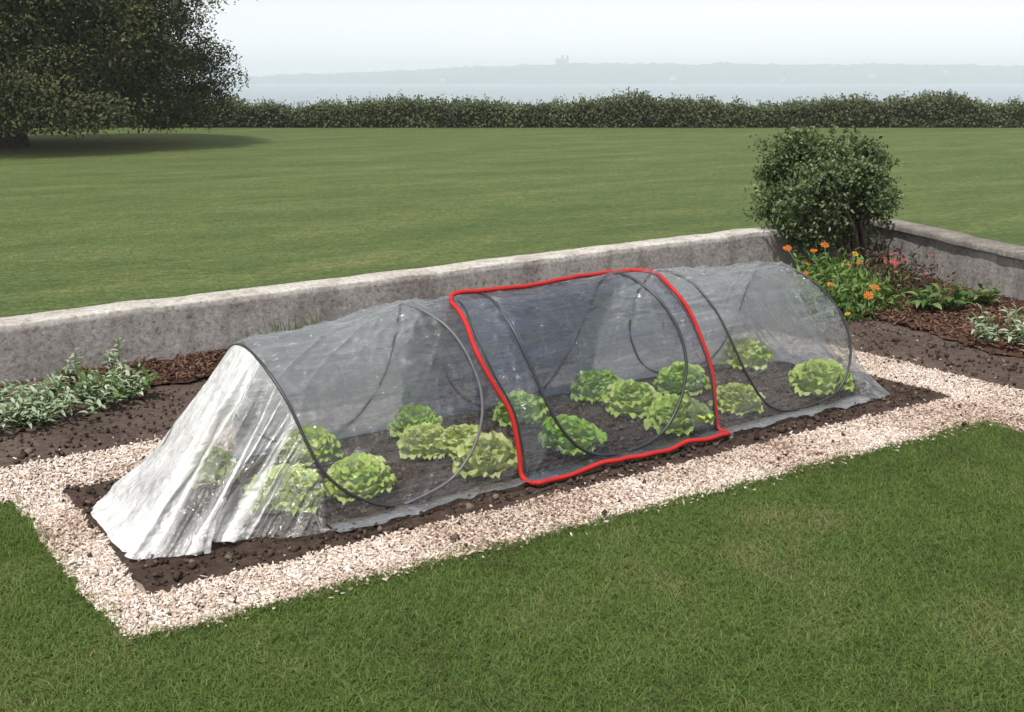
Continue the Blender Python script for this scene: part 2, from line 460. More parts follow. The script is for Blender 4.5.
# haze over the whole place
m, N, L = new_mat('haze_air')
o_ = N.new('ShaderNodeOutputMaterial'); v_ = N.new('ShaderNodeVolumePrincipled')
v_.inputs['Color'].default_value = (.87, .945, 1.0, 1); v_.inputs['Density'].default_value = .00052; v_.inputs['Anisotropy'].default_value = 0
L.new(v_.outputs[0], o_.inputs['Volume'])
bx = box(-3700, 3700, -60, 4300, -12, 62)
haze = obj('haze', mesh('haze', *bx, m), None, (0, 0, 0), (0, 0, HEAD - math.pi / 2))
kind(haze, 'stuff')

# ------------------------------------------------------------------ path, soil
def sheet(name, x0, x1, y0, y1, z, mat, step=.04, amp=.012, edge=.02, seed=0, corners=None):
    """a bumpy sheet with a ragged outline; corners: the four points (x0y0, x1y0, x1y1, x0y1) of a skewed one"""
    nx = max(4, int(abs(x1 - x0) / step)); ny = max(4, int(abs(y1 - y0) / step))
    u, v = np.meshgrid(np.linspace(0, 1, nx), np.linspace(0, 1, ny), indexing='ij')
    if corners is None: corners = [(x0, y0), (x1, y0), (x1, y1), (x0, y1)]
    c = np.array(corners, float)
    P = ((1 - u) * (1 - v))[..., None] * c[0] + (u * (1 - v))[..., None] * c[1] + (u * v)[..., None] * c[2] + ((1 - u) * v)[..., None] * c[3]
    x, y = P[..., 0].copy(), P[..., 1].copy()
    bd = (np.minimum.reduce([u, 1 - u]) < 1e-6) | (np.minimum.reduce([v, 1 - v]) < 1e-6)
    x += bd * (fbm(x * 6, y * 6, seed + 11) - .5) * 2 * edge * 1.6; y += bd * (fbm(x * 6 + 9, y * 6, seed + 12) - .5) * 2 * edge * 1.6
    zz = z + amp * (fbm(x * 7, y * 7, seed, 5) - .3) * np.where(bd, 0.05, 1)
    V = np.stack([x, y, zz], -1).reshape(-1, 3)
    return obj(name, mesh(name, V, grid_faces(nx, ny), mat, True))

# chips path: a ring round the bed that runs off to the left behind the lawn
GL, GF = [(.83, 4.97), (.855, 3.47)], [(.855, 3.47), (5.36, 3.25)]
PATH = [[(.85, 3.425), (5.75, 3.20), (5.75, 3.66), (.85, 3.78)],            # front strip
        [(.84, 3.74), (1.06, 3.74), (1.06, 5.00), (.83, 5.00)],            # left end
        [(-2.5, 4.98), (6.1, 4.98), (6.1, 5.46), (-2.5, 5.46)],            # back strip
        [(5.63, 3.15), (6.1, 3.15), (6.1, 5.0), (5.69, 5.0)],               # right end
        [(5.37, .2), (6.08, .2), (6.08, 3.3), (5.37, 3.22)]]                # towards the right foreground
for i, c in enumerate(PATH):
    c = np.array(c)
    o = sheet('path', c[:, 0].min(), c[:, 0].max(), c[:, 1].min(), c[:, 1].max(), .006 + .0012 * i, M['path'], .12, .006, .005, i, c)
    kind(o, 'structure')
kind(sheet('soil_bed', 1.05, 5.65, 3.70, 5.00, .017, M['soil'], .03, .020, .022, 3, [(1.03, 3.71), (5.66, 3.60), (5.67, 5.02), (1.03, 5.02)]), 'structure')
kind(sheet('back_border_soil', -2.5, 6.1, 5.44, 7.1, .016, M['soil_dry'], .05, .03, .03, 5, [(-2.5, 5.44), (6.12, 5.44), (6.12, 7.12), (-2.5, 7.12)]), 'structure')
kind(sheet('side_border_soil', 6.1, 9.3, .2, 7.1, .0175, M['soil_dry'], .06, .03, .03, 6, [(6.06, .2), (7.3, .2), (9.35, 7.12), (6.08, 7.12)]), 'structure')
kind(sheet('bark_mulch', 7, 9.2, 3, 6, .034, M['mulch'], .05, .05, .10, 8, [(6.75, 3.0), (7.95, 3.0), (9.0, 6.7), (7.1, 6.2)]), 'structure')
kind(sheet('bark_mulch', 1.5, 3, 6.4, 7.04, .034, M['mulch'], .04, .04, .08, 9, [(1.5, 6.45), (6.0, 6.45), (6.0, 7.04), (1.5, 7.04)]), 'structure')

def in_quad(p, c):
    c = np.array(c); ok = np.ones(len(p), bool)
    for k in range(4):
        a, b = c[k], c[(k + 1) % 4]
        ok &= (b[0] - a[0]) * (p[:, 1] - a[1]) - (b[1] - a[1]) * (p[:, 0] - a[0]) >= 0
    return ok
def scatter_quad(c, dens, r=rng):
    c = np.array(c); lo, hi = c.min(0), c.max(0)
    n = int(np.prod(hi - lo) * dens)
    p = lo + r.random((n, 2)) * (hi - lo)
    return p[in_quad(p, c)]

def lumps(pos, ln, wd, th, tilt=.5, r=rng):
    """irregular six-sided flakes lying about: each 12 triangles' worth of faces"""
    n = len(pos)
    base = np.array([[-.5, -.32, -.5], [.42, -.5, -.5], [.5, .38, -.5], [-.38, .5, -.5], [-.42, -.25, .5], [.36, -.42, .5], [.42, .3, .5], [-.30, .40, .5]])
    b = base[None] + r.normal(size=(n, 8, 3)) * .10
    b = b * np.stack([ln, wd, th], 1)[:, None]
    yaw = r.random(n) * 2 * np.pi; tx = r.normal(size=n) * tilt; ty = r.normal(size=n) * tilt
    def rot(b, a, i, j):
        c, s = np.cos(a)[:, None], np.sin(a)[:, None]; o = b.copy()
        o[..., i] = b[..., i] * c - b[..., j] * s; o[..., j] = b[..., i] * s + b[..., j] * c; return o
    b = rot(b, tx, 1, 2); b = rot(b, ty, 0, 2); b = rot(b, yaw, 0, 1)
    V = (b + pos[:, None]).reshape(-1, 3)
    q = np.array([[0, 3, 2, 1], [4, 5, 6, 7], [0, 1, 5, 4], [1, 2, 6, 5], [2, 3, 7, 6], [3, 0, 4, 7]])
    F = (np.arange(n)[:, None, None] * 8 + q[None]).reshape(-1, 4)
    return V, F, np.repeat(r.random(n), 8)

def not_on_path(p):
    edge_f = np.interp(p[:, 0], [.855, 5.36], [3.435, 3.225]); edge_l = np.interp(p[:, 1], [3.47, 4.97], [.858, .83])
    jit = (fbm(p[:, 0] * 7, p[:, 1] * 7, 77, 3) - .5) * .09
    front = (p[:, 1] < edge_f + jit) & (p[:, 0] < 5.385 + jit)
    left = (p[:, 0] < edge_l + jit) & (p[:, 1] < 4.985 + jit)
    return front | left
pts = [scatter_quad(c, d) for c, d in zip(PATH, (18000, 18000, 10000, 11000, 8000))]
# stray chips spill over the edges of the soil
stray = np.concatenate([np.stack([1.0 + rng.random(120) * 4.7, 3.70 + np.abs(rng.normal(size=120)) * .05], 1),
                        np.stack([5.8 + np.abs(rng.normal(size=160)) * .45 + .2, 3.2 + rng.random(160) * 2.4], 1),
                        np.stack([.9 + rng.random(300) * 5, 5.42 + np.abs(rng.normal(size=300)) * .10], 1),
                        np.stack([1.04 + np.abs(rng.normal(size=90)) * .03, 3.8 + rng.random(90) * 1.2], 1)])
gs = rng.random((240, 1)); gx_ = np.concatenate([.86 + gs * 4.5, np.interp(.86 + gs * 4.5, [.855, 5.36], [3.435, 3.225]) - np.abs(rng.normal(size=(240, 1))) * .035], 1)   # a few chips on the turf
p2 = np.concatenate(pts + [stray]); p2 = p2[~not_on_path(p2)]
p2 = np.concatenate([p2, gx_[:150]])
p2 = p2[(p2[:, 0] > -1.2)]
bj = (vnoise(p2[:, 0] * 9, p2[:, 1] * 9, 33) - .5) * .05
inside_bed = (p2[:, 0] > 1.03 + bj) & (p2[:, 0] < 5.66 + bj) & (p2[:, 1] > np.interp(p2[:, 0], [1.05, 5.65], [3.715, 3.605]) + bj + .02 * (rng.random(len(p2)) < .5) + .06 * (rng.random(len(p2)) < .03)) & (p2[:, 1] < 5.0 + bj)
p2 = p2[~inside_bed]
n = len(p2)
pos = np.concatenate([p2, (.010 + rng.random((n, 1)) * .014)], 1)
ln = .008 + rng.gamma(2.0, .0066, n).clip(0, .045); wd = rng.uniform(.0045, .013, n); th = rng.uniform(.003, .007, n)
V, F, rn = lumps(pos, ln, wd, th, .42)
dirt = fbm(p2[:, 0] * 2.2 + 9, p2[:, 1] * 2.2 + 9, 121, 4)
rn = np.clip(rn - np.repeat(np.clip((dirt - .5) * 1.3, -.12, .45), 8), 0, 1)
kind(obj('wood_chips', mesh('wood_chips', V, F, M['chip'], False, {'rnd': rn})), 'stuff')

# clods of soil and flakes of bark
c1 = scatter_quad([(1.06, 3.75), (5.64, 3.66), (5.64, 5.0), (1.06, 5.0)], 900)
c2 = scatter_quad([(-1, 5.46), (6.1, 5.46), (6.1, 7.05), (-1, 7.05)], 420)
c3 = scatter_quad([(6.1, 2.0), (8.0, 2.0), (9.2, 7.0), (6.1, 7.0)], 420)
c4 = np.concatenate([scatter_quad(c, 50) for c in PATH[:4]]); c4 = c4[(c4[:, 0] > -1) & (rng.random(len(c4)) < .2 + .8 * vnoise(c4[:, 0] * 3, c4[:, 1] * 3, 131))]
cp = np.concatenate([c1, c2, c3, c4]); n = len(cp)
s = rng.gamma(2.0, .0032, n) + .004
V, F, rn = lumps(np.concatenate([cp, .024 + rng.random((n, 1)) * .012], 1), s * 1.3, s, s * .8, .6)
kind(obj('soil_clods', mesh('soil_clods', V, F, M['clod'], False, {'rnd': rn})), 'stuff')
b1 = scatter_quad([(6.75, 3.0), (7.95, 3.0), (9.0, 6.7), (7.1, 6.2)], 1500)
b2 = scatter_quad([(1.5, 6.42), (6.0, 6.42), (6.0, 7.02), (1.5, 7.02)], 1100)
bp = np.concatenate([b1, b2]); n = len(bp)
V, F, rn = lumps(np.concatenate([bp, .045 + rng.random((n, 1)) * .022], 1), rng.uniform(.02, .06, n), rng.uniform(.008, .022, n), rng.uniform(.004, .01, n), .5)
kind(obj('bark_flakes', mesh('bark_flakes', V, F, M['bark'], False, {'rnd': rn})), 'stuff')

# ------------------------------------------------------------------ grass blades
def blades(p, hmin, hmax, w, lean=.5, r=rng, base=0.0, bias=None):
    n = len(p)
    h = r.uniform(hmin, hmax, n); az = r.random(n) * 2 * np.pi
    d = np.stack([np.cos(az), np.sin(az), np.zeros(n)], 1); sd = np.stack([-np.sin(az), np.cos(az), np.zeros(n)], 1)
    yaw = r.random(n) * np.pi; sd = np.stack([np.cos(yaw), np.sin(yaw), np.zeros(n)], 1)
    le = np.abs(r.normal(size=n)) * lean + .1
    b = np.concatenate([p, np.full((n, 1), base)], 1)
    up = np.array([0, 0, 1.])
    wv = (w * r.uniform(.6, 1.3, n))[:, None] * sd * .5
    mid = b + up * (h * .6)[:, None] + d * (h * le * .35)[:, None]
    tip = b + up * (h * (1 - .25 * np.minimum(le, 1.6)))[:, None] + d * (h * le)[:, None]
    V = np.stack([b - wv, b + wv, mid + wv * .8, mid - wv * .8, tip], 1).reshape(-1, 3)
    k = np.arange(n)[:, None] * 5
    F = np.concatenate([k + np.array([[0, 1, 2, 3]]), k + np.array([[3, 2, 4, 4]])]).astype(int)
    # second face is a triangle: build as triangles throughout
    T = np.concatenate([k + np.array([[0, 1, 2]]), k + np.array([[0, 2, 3]]), k + np.array([[3, 2, 4]])]).astype(int)
    rn = r.random(n) if bias is None else np.clip(bias + (r.random(n) - .5) * .75, 0, 1)
    return V, T, np.repeat(rn, 5)

near = scatter_quad([(-.2, 2.2), (2.6, .4), (6.6, 3.0), (.9, 5.7)], 21000)
near = np.concatenate([near, scatter_quad([(-.9, 3.6), (-.2, 2.2), (.9, 5.0), (-.6, 5.0)], 21000)])
near = near[not_on_path(near)]
# keep what a stroller round the standpoint could see
bias = .15 + .62 * fbm(near[:, 0] * 1.8, near[:, 1] * 1.8, 41, 4) + .35 * (vnoise(near[:, 0] * 5, near[:, 1] * 5, 43) - .5)
V, T, rn = blades(near, .014, .036, .0036, 1.25, bias=bias)
ke = 3200
ex = np.concatenate([rng.uniform(.855, 5.36, ke), np.full(1000, 0.)]); ey = np.concatenate([np.interp(ex[:ke], [.855, 5.36], [3.435, 3.225]), rng.uniform(3.47, 4.97, 1000)])
ex[ke:] = np.interp(ey[ke:], [3.47, 4.97], [.858, .83])
off = rng.normal(size=len(ex)) * .010 - .006 + .05 * (fbm(ex * 6, ey * 6, 78, 3) - .5)
ep = np.stack([ex + off * (np.arange(len(ex)) >= ke), ey + off * (np.arange(len(ex)) < ke)], 1)
V2, T2, rn2 = blades(ep, .022, .055, .0036, 1.2)
T = np.concatenate([T, T2 + len(V)]); V = np.concatenate([V, V2]); rn = np.concatenate([rn, rn2])
kind(obj('grass', mesh('grass', V, T, M['grass'], False, {'rnd': rn})), 'stuff')
# ------------------------------------------------------------------ walls
def wall_mesh(a, b, th, za, zb, seed, zbase=-.05, step=.05, rough=.010):
    """a cast wall from a to b (front face on that line), slightly uneven; th grows to the left of a->b"""
    a = np.array(a, float); b = np.array(b, float); Ln = np.linalg.norm(b - a); d = (b - a) / Ln; nn = np.array([-d[1], d[0]])
    nx = int(Ln / step)
    s = np.linspace(0, 1, nx)
    zt = za + (zb - za) * s + (fbm(s * Ln * 3, s * 0, seed) - .5) * .022
    k = [0, .15, .35, .55, .75, .92, 1.0]
    prof = [(0, q) for q in k] + [(th * .35, 1.0), (th * .7, 1.0), (th, 1.0)] + [(th, q) for q in (.6, 0)]
    V = np.zeros((nx, len(prof), 3))
    for j, (o, q) in enumerate(prof):
        jj = (fbm(s * Ln * 9, np.full(nx, j * 1.7), seed + 3) - .5) * rough * 2
        top = q == 1.0
        off = o + (jj if o in (0, th) else 0)
        V[:, j, :2] = a + d * (s * Ln)[:, None] + nn * np.broadcast_to(off, (nx,))[:, None]
        V[:, j, 2] = zbase + (zt - zbase) * q + (jj * .5 if top else 0)
    F = grid_faces(nx, len(prof))[:, ::-1]
    F = np.concatenate([F])
    return V.reshape(-1, 3), F

t = thing('garden_wall', 'long low concrete wall with top coloured sunlit white behind the tunnel', 'wall', (0, 0, 0))
V, F = wall_mesh((-3, 7.06), (9.40, 7.06), .26, .325, .44, 3)
obj('wall_body', mesh('wall_body', V, F, M['wall'], False), t)
def coping_mesh(a, b, th, za, zb, over, h, seed):
    a = np.array(a, float); b = np.array(b, float); Ln = np.linalg.norm(b - a); d = (b - a) / Ln; nn = np.array([-d[1], d[0]])
    nx = int(Ln / .045); s = np.linspace(0, 1, nx)
    prof = [(-over, 0), (-over, h * .7), (-over + .012, h), (th * .4, h + .004), (th + over - .012, h), (th + over, h * .7), (th + over, 0)]
    V = np.zeros((nx, len(prof), 3))
    for j, (o, z) in enumerate(prof):
        jj = (fbm(s * Ln * 8, np.full(nx, j * .9), seed) - .5) * .010
        V[:, j, :2] = a + d * (s * Ln)[:, None] + nn * (o + jj)[:, None]
        V[:, j, 2] = za + (zb - za) * s + z + (fbm(s * Ln * 3, s * 0, seed - 18 if seed == 21 else seed - 17) - .5) * .022 + jj * .15
    F = grid_faces(nx, len(prof))[:, ::-1]
    return V.reshape(-1, 3), F
V, F = coping_mesh((-3, 7.06), (9.40, 7.06), .26, .325, .44, -.004, .016, 21)
obj('coping', mesh('coping', V, F, M['coping'], False), t)  # plain top of the long wall, coloured as if sunlit
t = thing('garden_wall', 'shorter grey wall closing the right side, with an overhanging weathered coping', 'wall', (0, 0, 0))
RA, RB = (6.75, .35), (9.36, 7.05)
V, F = wall_mesh(RB, RA, .24, .385, .36, 8)
obj('wall_body', mesh('wall_body', V, F, M['wall'], False), t)
V, F = coping_mesh(RB, RA, .24, .39, .365, .028, .05, 25)
obj('coping', mesh('coping', V, F, M['coping_dark'], False), t)

# ------------------------------------------------------------------ the tunnel
YC, TW, TZ = 4.40, .485, .79
def ztop(X):
    """the tunnel is a little lower at both ends"""
    return np.interp(X, [1.6, 1.72, 2.45, 4.3, 5.05, 5.2], [.88, .90, 1.0, 1.0, .945, .935])
def interp_curve(zs, xs):
    zs = np.array(zs); xs = np.array(xs); o = np.argsort(zs)
    return lambda z: np.interp(z, zs[o], xs[o])
HOOPS = [  # section: (left hoop X by height, right hoop X by height, X of their shared feet)
    (([.815, .75, .6, .4, .25, .14, .04, 0], [1.69, 1.70, 1.735, 1.77, 1.815, 1.90, 2.03, 2.15]),
     ([.815, .79, .72, .61, .46, .33, .2, .07, .03, 0], [2.47, 2.52, 2.58, 2.61, 2.63, 2.61, 2.55, 2.43, 2.30, 2.15])),
    (([.815, .78, .67, .52, .38, .22, .08, .01, 0], [2.89, 2.89, 2.89, 2.91, 2.94, 3.0, 3.11, 3.24, 3.40]),
     ([.815, .8, .71, .56, .39, .22, .06, .01, 0], [3.77, 3.785, 3.83, 3.865, 3.86, 3.79, 3.67, 3.53, 3.40])),
    (([.815, .77, .63, .47, .3, .09, .01, 0], [4.09, 4.14, 4.17, 4.20, 4.25, 4.38, 4.52, 4.68]),
     ([.815, .79, .7, .54, .37, .2, .04, .01, 0], [4.97, 4.99, 5.06, 5.12, 5.14, 5.10, 4.99, 4.82, 4.68])),
]
def smooth1(y, k=7, n=3):
    for _ in range(n):
        y = np.convolve(np.pad(y, k // 2, mode='edge'), np.ones(k) / k, mode='valid')
    return y
def hoop_points(c, scale=.982, n=64):
    z = np.array(c[0]) / .815; x = np.array(c[1])
    h = np.stack([x, z], 1)                                            # crown to foot
    # mirrored to the far side: the wire runs foot, crown, foot
    full = np.concatenate([h[::-1], h[1:]]); sgn = np.concatenate([-np.ones(len(h)), np.ones(len(h) - 1)])
    y = sgn * np.sqrt(np.clip(1 - full[:, 1] ** 2, 0, 1))
    P = np.stack([full[:, 0], y * TW, full[:, 1] * TZ], 1)
    d = np.concatenate([[0], np.cumsum(np.linalg.norm(np.diff(P, axis=0), axis=1))])
    t = np.linspace(0, d[-1], n * 2)
    P = np.stack([smooth1(np.interp(t, d, P[:, i]), 5, 3) for i in range(3)], 1)
    P[:, 1] = YC + P[:, 1] * scale; P[:, 2] = P[:, 2] * scale * ztop(P[:, 0]) + .04 * (1 - P[:, 2] / TZ)
    return P

def arch(X, a, r=1.0):
    """point on the tunnel's shell; a = 0 at the near foot, pi at the far foot"""
    return np.stack([X, YC - TW * r * np.cos(a), np.maximum(TZ * ztop(X) * r * np.sin(a), .0)], -1)

A_HOOPX = [1.69, 2.47, 2.89, 3.77, 4.09, 4.97]
def film_sheet(XL, XR, lift, seed, nx=200, na=300, skirt=.10, opfun=None, wr=1.0, tops=A_HOOPX, veil_up=.15, veil_back=.80):
    """film laid over the hoops from the boundary XL(a) to XR(a), with a skirt lying on the soil at both feet"""
    ns = 12
    a = np.concatenate([np.zeros(ns), np.linspace(0, np.pi, na), np.full(ns, np.pi)])
    sk = np.concatenate([np.linspace(1, 0, ns, endpoint=False), np.zeros(na), np.linspace(0, 1, ns + 1)[1:]])
    side = np.concatenate([-np.ones(ns), np.zeros(na), np.ones(ns)])
    u = np.linspace(0, 1, nx)
    U, A = np.meshgrid(u, a, indexing='ij'); SK = np.broadcast_to(sk, U.shape); SD = np.broadcast_to(side, U.shape)
    xl = XL(a); xr = XR(a)
    X = xl[None] * (1 - U) + xr[None] * U
    # sag between hoops
    dist = np.min(np.abs(X[..., None] - np.array(tops)), -1)
    sag = 1 - .020 * np.clip(dist / .3, 0, 1) ** 1.3 * np.sin(A)
    s = A * .65                                                        # length along the arch
    # lengthwise tension creases, diagonal creases towards the feet, crumple near the soil
    w1 = fbm(X * 1.6 + seed, s * 17 + .8 * X, seed, 4) - .5
    ridge = 1 - np.abs(2 * vnoise(X * 1.1 + 3.1, s * 13 - X * 2.2, seed + 7) - 1)
    w3 = fbm(X * 9, s * 9, seed + 13, 4) - .5
    low = 1 - np.clip(np.sin(A) / .5, 0, 1)
    disp = wr * (.013 * w1 + .006 * (ridge ** 4) + .006 * w3 + low * .028 * (fbm(X * 6, s * 3, seed + 21, 4) - .5))
    # puckers where the film is drawn over the hoops, and slanting creases between them
    pk = np.exp(-dist / .09) * np.clip(vnoise(X * 3, s * 7, seed + 41) * 2.4 - .7, 0, 1)
    disp = disp + .0045 * pk * np.sin(2 * np.pi * X / .062 + 5 * fbm(X * 2, s * 5, seed + 43, 2)) * np.clip(np.sin(A) * 2, 0, 1)
    dg = 1 - np.abs(2 * vnoise(X * 5.5 + s * 4.5, X * .9 - s * 1.3 + 20, seed + 45) - 1)
    dg2 = 1 - np.abs(2 * vnoise(X * 6.5 - s * 4.0 + 30, X * .8 + s * 1.5 + 20, seed + 47) - 1)
    disp = disp + .010 * dg ** 7 + .008 * dg2 ** 7
    r = sag + lift + disp / .6
    P = arch(X, A, r)
    # the skirt
    wave = fbm(X * 4.5, np.zeros_like(X), seed + 31, 3)
    wdt = skirt * (.55 + .9 * wave)
    P[..., 1] += SD * SK * wdt
    P[..., 2] = np.where(SK > 0, .036 + .030 * (fbm(X * 11, SK * 3 + seed, seed + 37, 3) - .35) * (.3 + SK) + lift * .4, np.maximum(P[..., 2], .036 + .01 * w3 + lift * .4))
    P[..., 0] += .01 * w3 * (SK > 0)
    op = np.zeros_like(U) + .05 * np.clip(ridge ** 6, 0, 1) + .50 * np.clip(SK * 1.5, 0, 1) * (.4 + wave) + .18 * low * np.clip(fbm(X * 5, s * 6, seed + 3) * 2 - .8, 0, 1)
    up = np.clip((np.sin(A) - .45) / .4, 0, 1)                         # pale sky sheen painted into the upper film; far side made milkier
    back = np.clip((A - 1.75) / .5, 0, 1)
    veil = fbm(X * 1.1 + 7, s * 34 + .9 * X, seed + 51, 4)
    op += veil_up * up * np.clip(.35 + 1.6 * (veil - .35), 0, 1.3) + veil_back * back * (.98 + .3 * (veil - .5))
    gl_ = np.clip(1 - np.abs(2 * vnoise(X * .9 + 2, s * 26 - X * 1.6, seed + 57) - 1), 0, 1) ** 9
    op += .75 * gl_ * up * np.clip(vnoise(X * 2.2, s * 6, seed + 59) * 4 - 2, 0, 1)  # white glint streaks painted into the opacity of the upper film
    op += .12 * np.clip((fbm(X * 14, s * 16, seed + 63, 3) - .5) * 4, 0, 1) * np.clip(1.2 - np.sin(A) * 1.6, 0, 1)
    if opfun is not None: op = op + opfun(U, A, X)
    return P, op, U.shape

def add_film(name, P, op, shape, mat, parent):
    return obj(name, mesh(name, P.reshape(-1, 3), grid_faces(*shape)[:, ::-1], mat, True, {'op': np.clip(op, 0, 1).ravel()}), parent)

hz = lambda c: (lambda a: smooth1(interp_curve(np.array(c[0]) / .815, c[1])(np.sin(a))))
def hoop_edge(c):
    """edge of a sheet that follows a hoop on the upper part and runs straight down below"""
    zz = np.array(c[0]) / .815; xx = np.array(c[1])
    keep = zz > .28
    f = interp_curve(np.append(zz[keep], 0), np.append(xx[keep], xx[keep][-1]))
    return lambda a: f(np.sin(a))
def wavy(base, amp, seed):
    return lambda a: np.interp(a, base[0], base[1]) + amp * (fbm(a * 5, a * 0, seed, 3) - .5)

# --- left section with its gathered end
sec = thing('tunnel_section', 'left end of the clear film tunnel, its bright crumpled tail gathered on the soil', 'grow tunnel', (2.1, YC, 0), 'sections of the plastic grow tunnel')
def put(o):                                       # parts are modelled in place: shift them into their thing
    o.location = (-o.parent.location.x, -o.parent.location.y, -o.parent.location.z); return o
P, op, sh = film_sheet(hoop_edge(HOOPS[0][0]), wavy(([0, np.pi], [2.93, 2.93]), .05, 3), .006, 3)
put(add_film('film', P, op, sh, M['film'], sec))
# gathered end: pleats fan out from the first hoop to the tail on the ground
nt_, nv_ = 640, 150
tt = np.linspace(0, 1, nt_)                       # 0 near foot .. 1 far foot
a = tt * np.pi
top = arch(hoop_edge(HOOPS[0][0])(a), a, 1.006)
gx = np.interp(tt, [0, .10, .20, .24, .30, .42, .50, .62, .80, 1], [1.88, 1.64, 1.44, 1.36, 1.27, 1.06, 1.05, 1.07, 1.40, 1.80])
gy = np.interp(tt, [0, .10, .20, .24, .30, .42, .50, .62, .80, 1], [3.82, 3.88, 3.97, 4.03, 3.94, 4.03, 4.14, 4.66, 4.86, 4.93])
bot = np.stack([gx, gy, np.full(nt_, .03)], 1)
vv = np.linspace(0, 1, nv_)
T_, V_ = np.meshgrid(tt, vv, indexing='ij')
P = top[:, None] * (1 - V_[..., None]) + bot[:, None] * V_[..., None]
du = norm(np.gradient(P, axis=0)); dv = norm(np.gradient(P, axis=1)); nrm = norm(np.cross(du, dv))
if nrm[nt_ // 2, nv_ // 2, 2] < 0: nrm = -nrm
TWp = T_ + .022 * (fbm(T_ * 7, V_ * 2.2, 81, 3) - .5) * np.clip(V_ * 3, .2, 1)
def pleat(f, seed, sharp=1.5, vs=.9):
    q = vnoise(TWp * f, V_ * vs + seed, seed)
    return (1 - np.abs(2 * q - 1)) ** sharp
env = np.clip(V_ * 3.5, 0, 1)
facet = 1 / (1 + np.exp(-(T_ - .47 - .03 * (vnoise(V_ * 3, V_ * 0, 4) - .5)) / .016))                           # the smooth taut side that faces left
big = vnoise(TWp * 13, V_ * .7 + 3, 5) - .5
d = env * ((1 - .75 * facet) * (.060 * big + .034 * (pleat(30, 6, 3.0) - .3) + .016 * (pleat(64, 16, 3.0) - .3)) + .022 * facet * big)
d += .022 * (fbm(T_ * 60, V_ * 16, 8, 5) - .5) * env * (1 - .5 * facet) - .035 * np.sin(np.pi * V_)
d += np.clip(V_ * 4 - 3, 0, 1) * .055 * (fbm(T_ * 34, V_ * 10, 18, 4) - .45)
crease = np.exp(-((T_ - .56 - .10 * V_) / .012) ** 2) * np.clip(V_ * 2.5 - .9, 0, 1)
d -= .05 * crease
P = P + nrm * d[..., None]
P[..., 2] = np.maximum(P[..., 2], .03 + .004 * vnoise(T_ * 60, V_ * 30, 4))
st = np.clip(pleat(20, 5, 1.0, .4) * 3.0 - 2.15, 0, 1) * 1.1 + np.clip(pleat(34, 9, 1.0, .5) * 3.2 - 2.5, 0, 1)
right = np.clip((T_ - .07) / .15, 0, 1)
op = .03 + .66 * facet * np.clip((1.02 - T_) / .3, 0, 1) + (1 - facet) * np.clip((T_ - .27 - .05 * (vnoise(V_ * 4, V_ * 0, 14) - .5)) / .03, 0, 1) * np.clip(.10 + 1.5 * (pleat(17, 25, 1.0, .4) - .30), .02, .8) * np.clip(.25 + V_, 0, 1) + (1 - facet) * right * 1.0 * st * np.clip(.4 + env, 0, 1) + .22 * np.clip(V_ * 4 - 3, 0, 1) * (1 + facet) * np.clip((T_ - .04) / .2, 0, 1) + .5 * np.exp(-V_ / .12) * np.exp(-((T_ - .47) / .1) ** 2)
op += (fbm(T_ * 40, V_ * 12, 23, 3) - .5) * (.06 + .50 * facet) - .5 * crease - .35 * facet * np.clip(fbm(T_ * 90, V_ * 22, 93, 3) * 3 - 1.7, 0, 1) * V_
op = np.clip(op, .03, .95)
put(add_film('gathered_end', P, op, T_.shape, M['film_tail'], sec))
for c in HOOPS[0]:
    put(obj('hoop', mesh('hoop', *tube(hoop_points(c, 1.018), .0070, 8), M['hoop_grey'] if c is HOOPS[0][1] else M['hoop'], True), sec))

# --- middle section: bluish film laid over the ends of the other two, drawn red outline added as a cord
sec2 = thing('tunnel_section', 'middle tunnel section of darker bluish film with a drawn red outline added as a thick cord', 'grow tunnel', (3.35, YC, 0), 'sections of the plastic grow tunnel')
ang = lambda d: np.array(d) * np.pi / 180
RL = (ang([0, 5, 15, 26, 35, 46, 62, 86, 110, 180]), np.array([2.77, 2.77, 2.76, 2.74, 2.68, 2.65, 2.66, 2.69, 2.70, 2.72]))
RR = (ang([0, 4, 14, 27, 36, 51, 63, 89, 110, 180]), np.array([4.03, 4.04, 4.03, 4.04, 4.01, 3.99, 3.96, 3.97, 3.98, 4.0]))
XL2 = lambda a: np.interp(a, *RL) + .012 * (fbm(a * 7, a * 0 + 1, 61, 3) - .5)
XR2 = lambda a: np.interp(a, *RR) + .012 * (fbm(a * 7, a * 0 + 5, 62, 3) - .5)
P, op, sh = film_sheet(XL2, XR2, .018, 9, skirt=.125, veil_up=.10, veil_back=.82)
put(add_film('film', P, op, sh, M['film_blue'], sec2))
for c in HOOPS[1]:
    put(obj('hoop', mesh('hoop', *tube(hoop_points(c, 1.034), .0085, 8), M['hoop'], True), sec2))
def grid_pt(P, i, j): return P[i, j]
nxx, naa = sh; ns = 12
j_top = ns + int(300 * 86 / 180)
ridge_j = [ns + int(300 * q / 180) for q in np.interp(np.linspace(0, 1, nxx), [0, .2, .45, .68, .78, 1], [88, 90, 92, 97, 102, 92])]
def drawn_outline(line, seed):
    line = np.array(line); k = len(line)
    line = np.stack([smooth1(line[:, i], 5, 2) for i in range(3)], 1)
    line += np.stack([(fbm(np.arange(k) / 9., np.full(k, i * 3.), seed + i, 2) - .5) * .012 for i in range(3)], 1)
    line += np.stack([(fbm(np.arange(k) / 16., np.full(k, i * 3.), seed + 9 + i, 1) - .5) * .022 for i in range(3)], 1)
    return line
left_l = [P[0, j] + np.array([0, -.004, .004]) for j in range(0, j_top + 1, 3)]
right_l = [P[-1, j] + np.array([0, -.004, .004]) for j in range(0, j_top + 1, 3)]
hem_l = [P[i, 0] + np.array([0, -.002, .008]) for i in range(0, nxx, 3)]
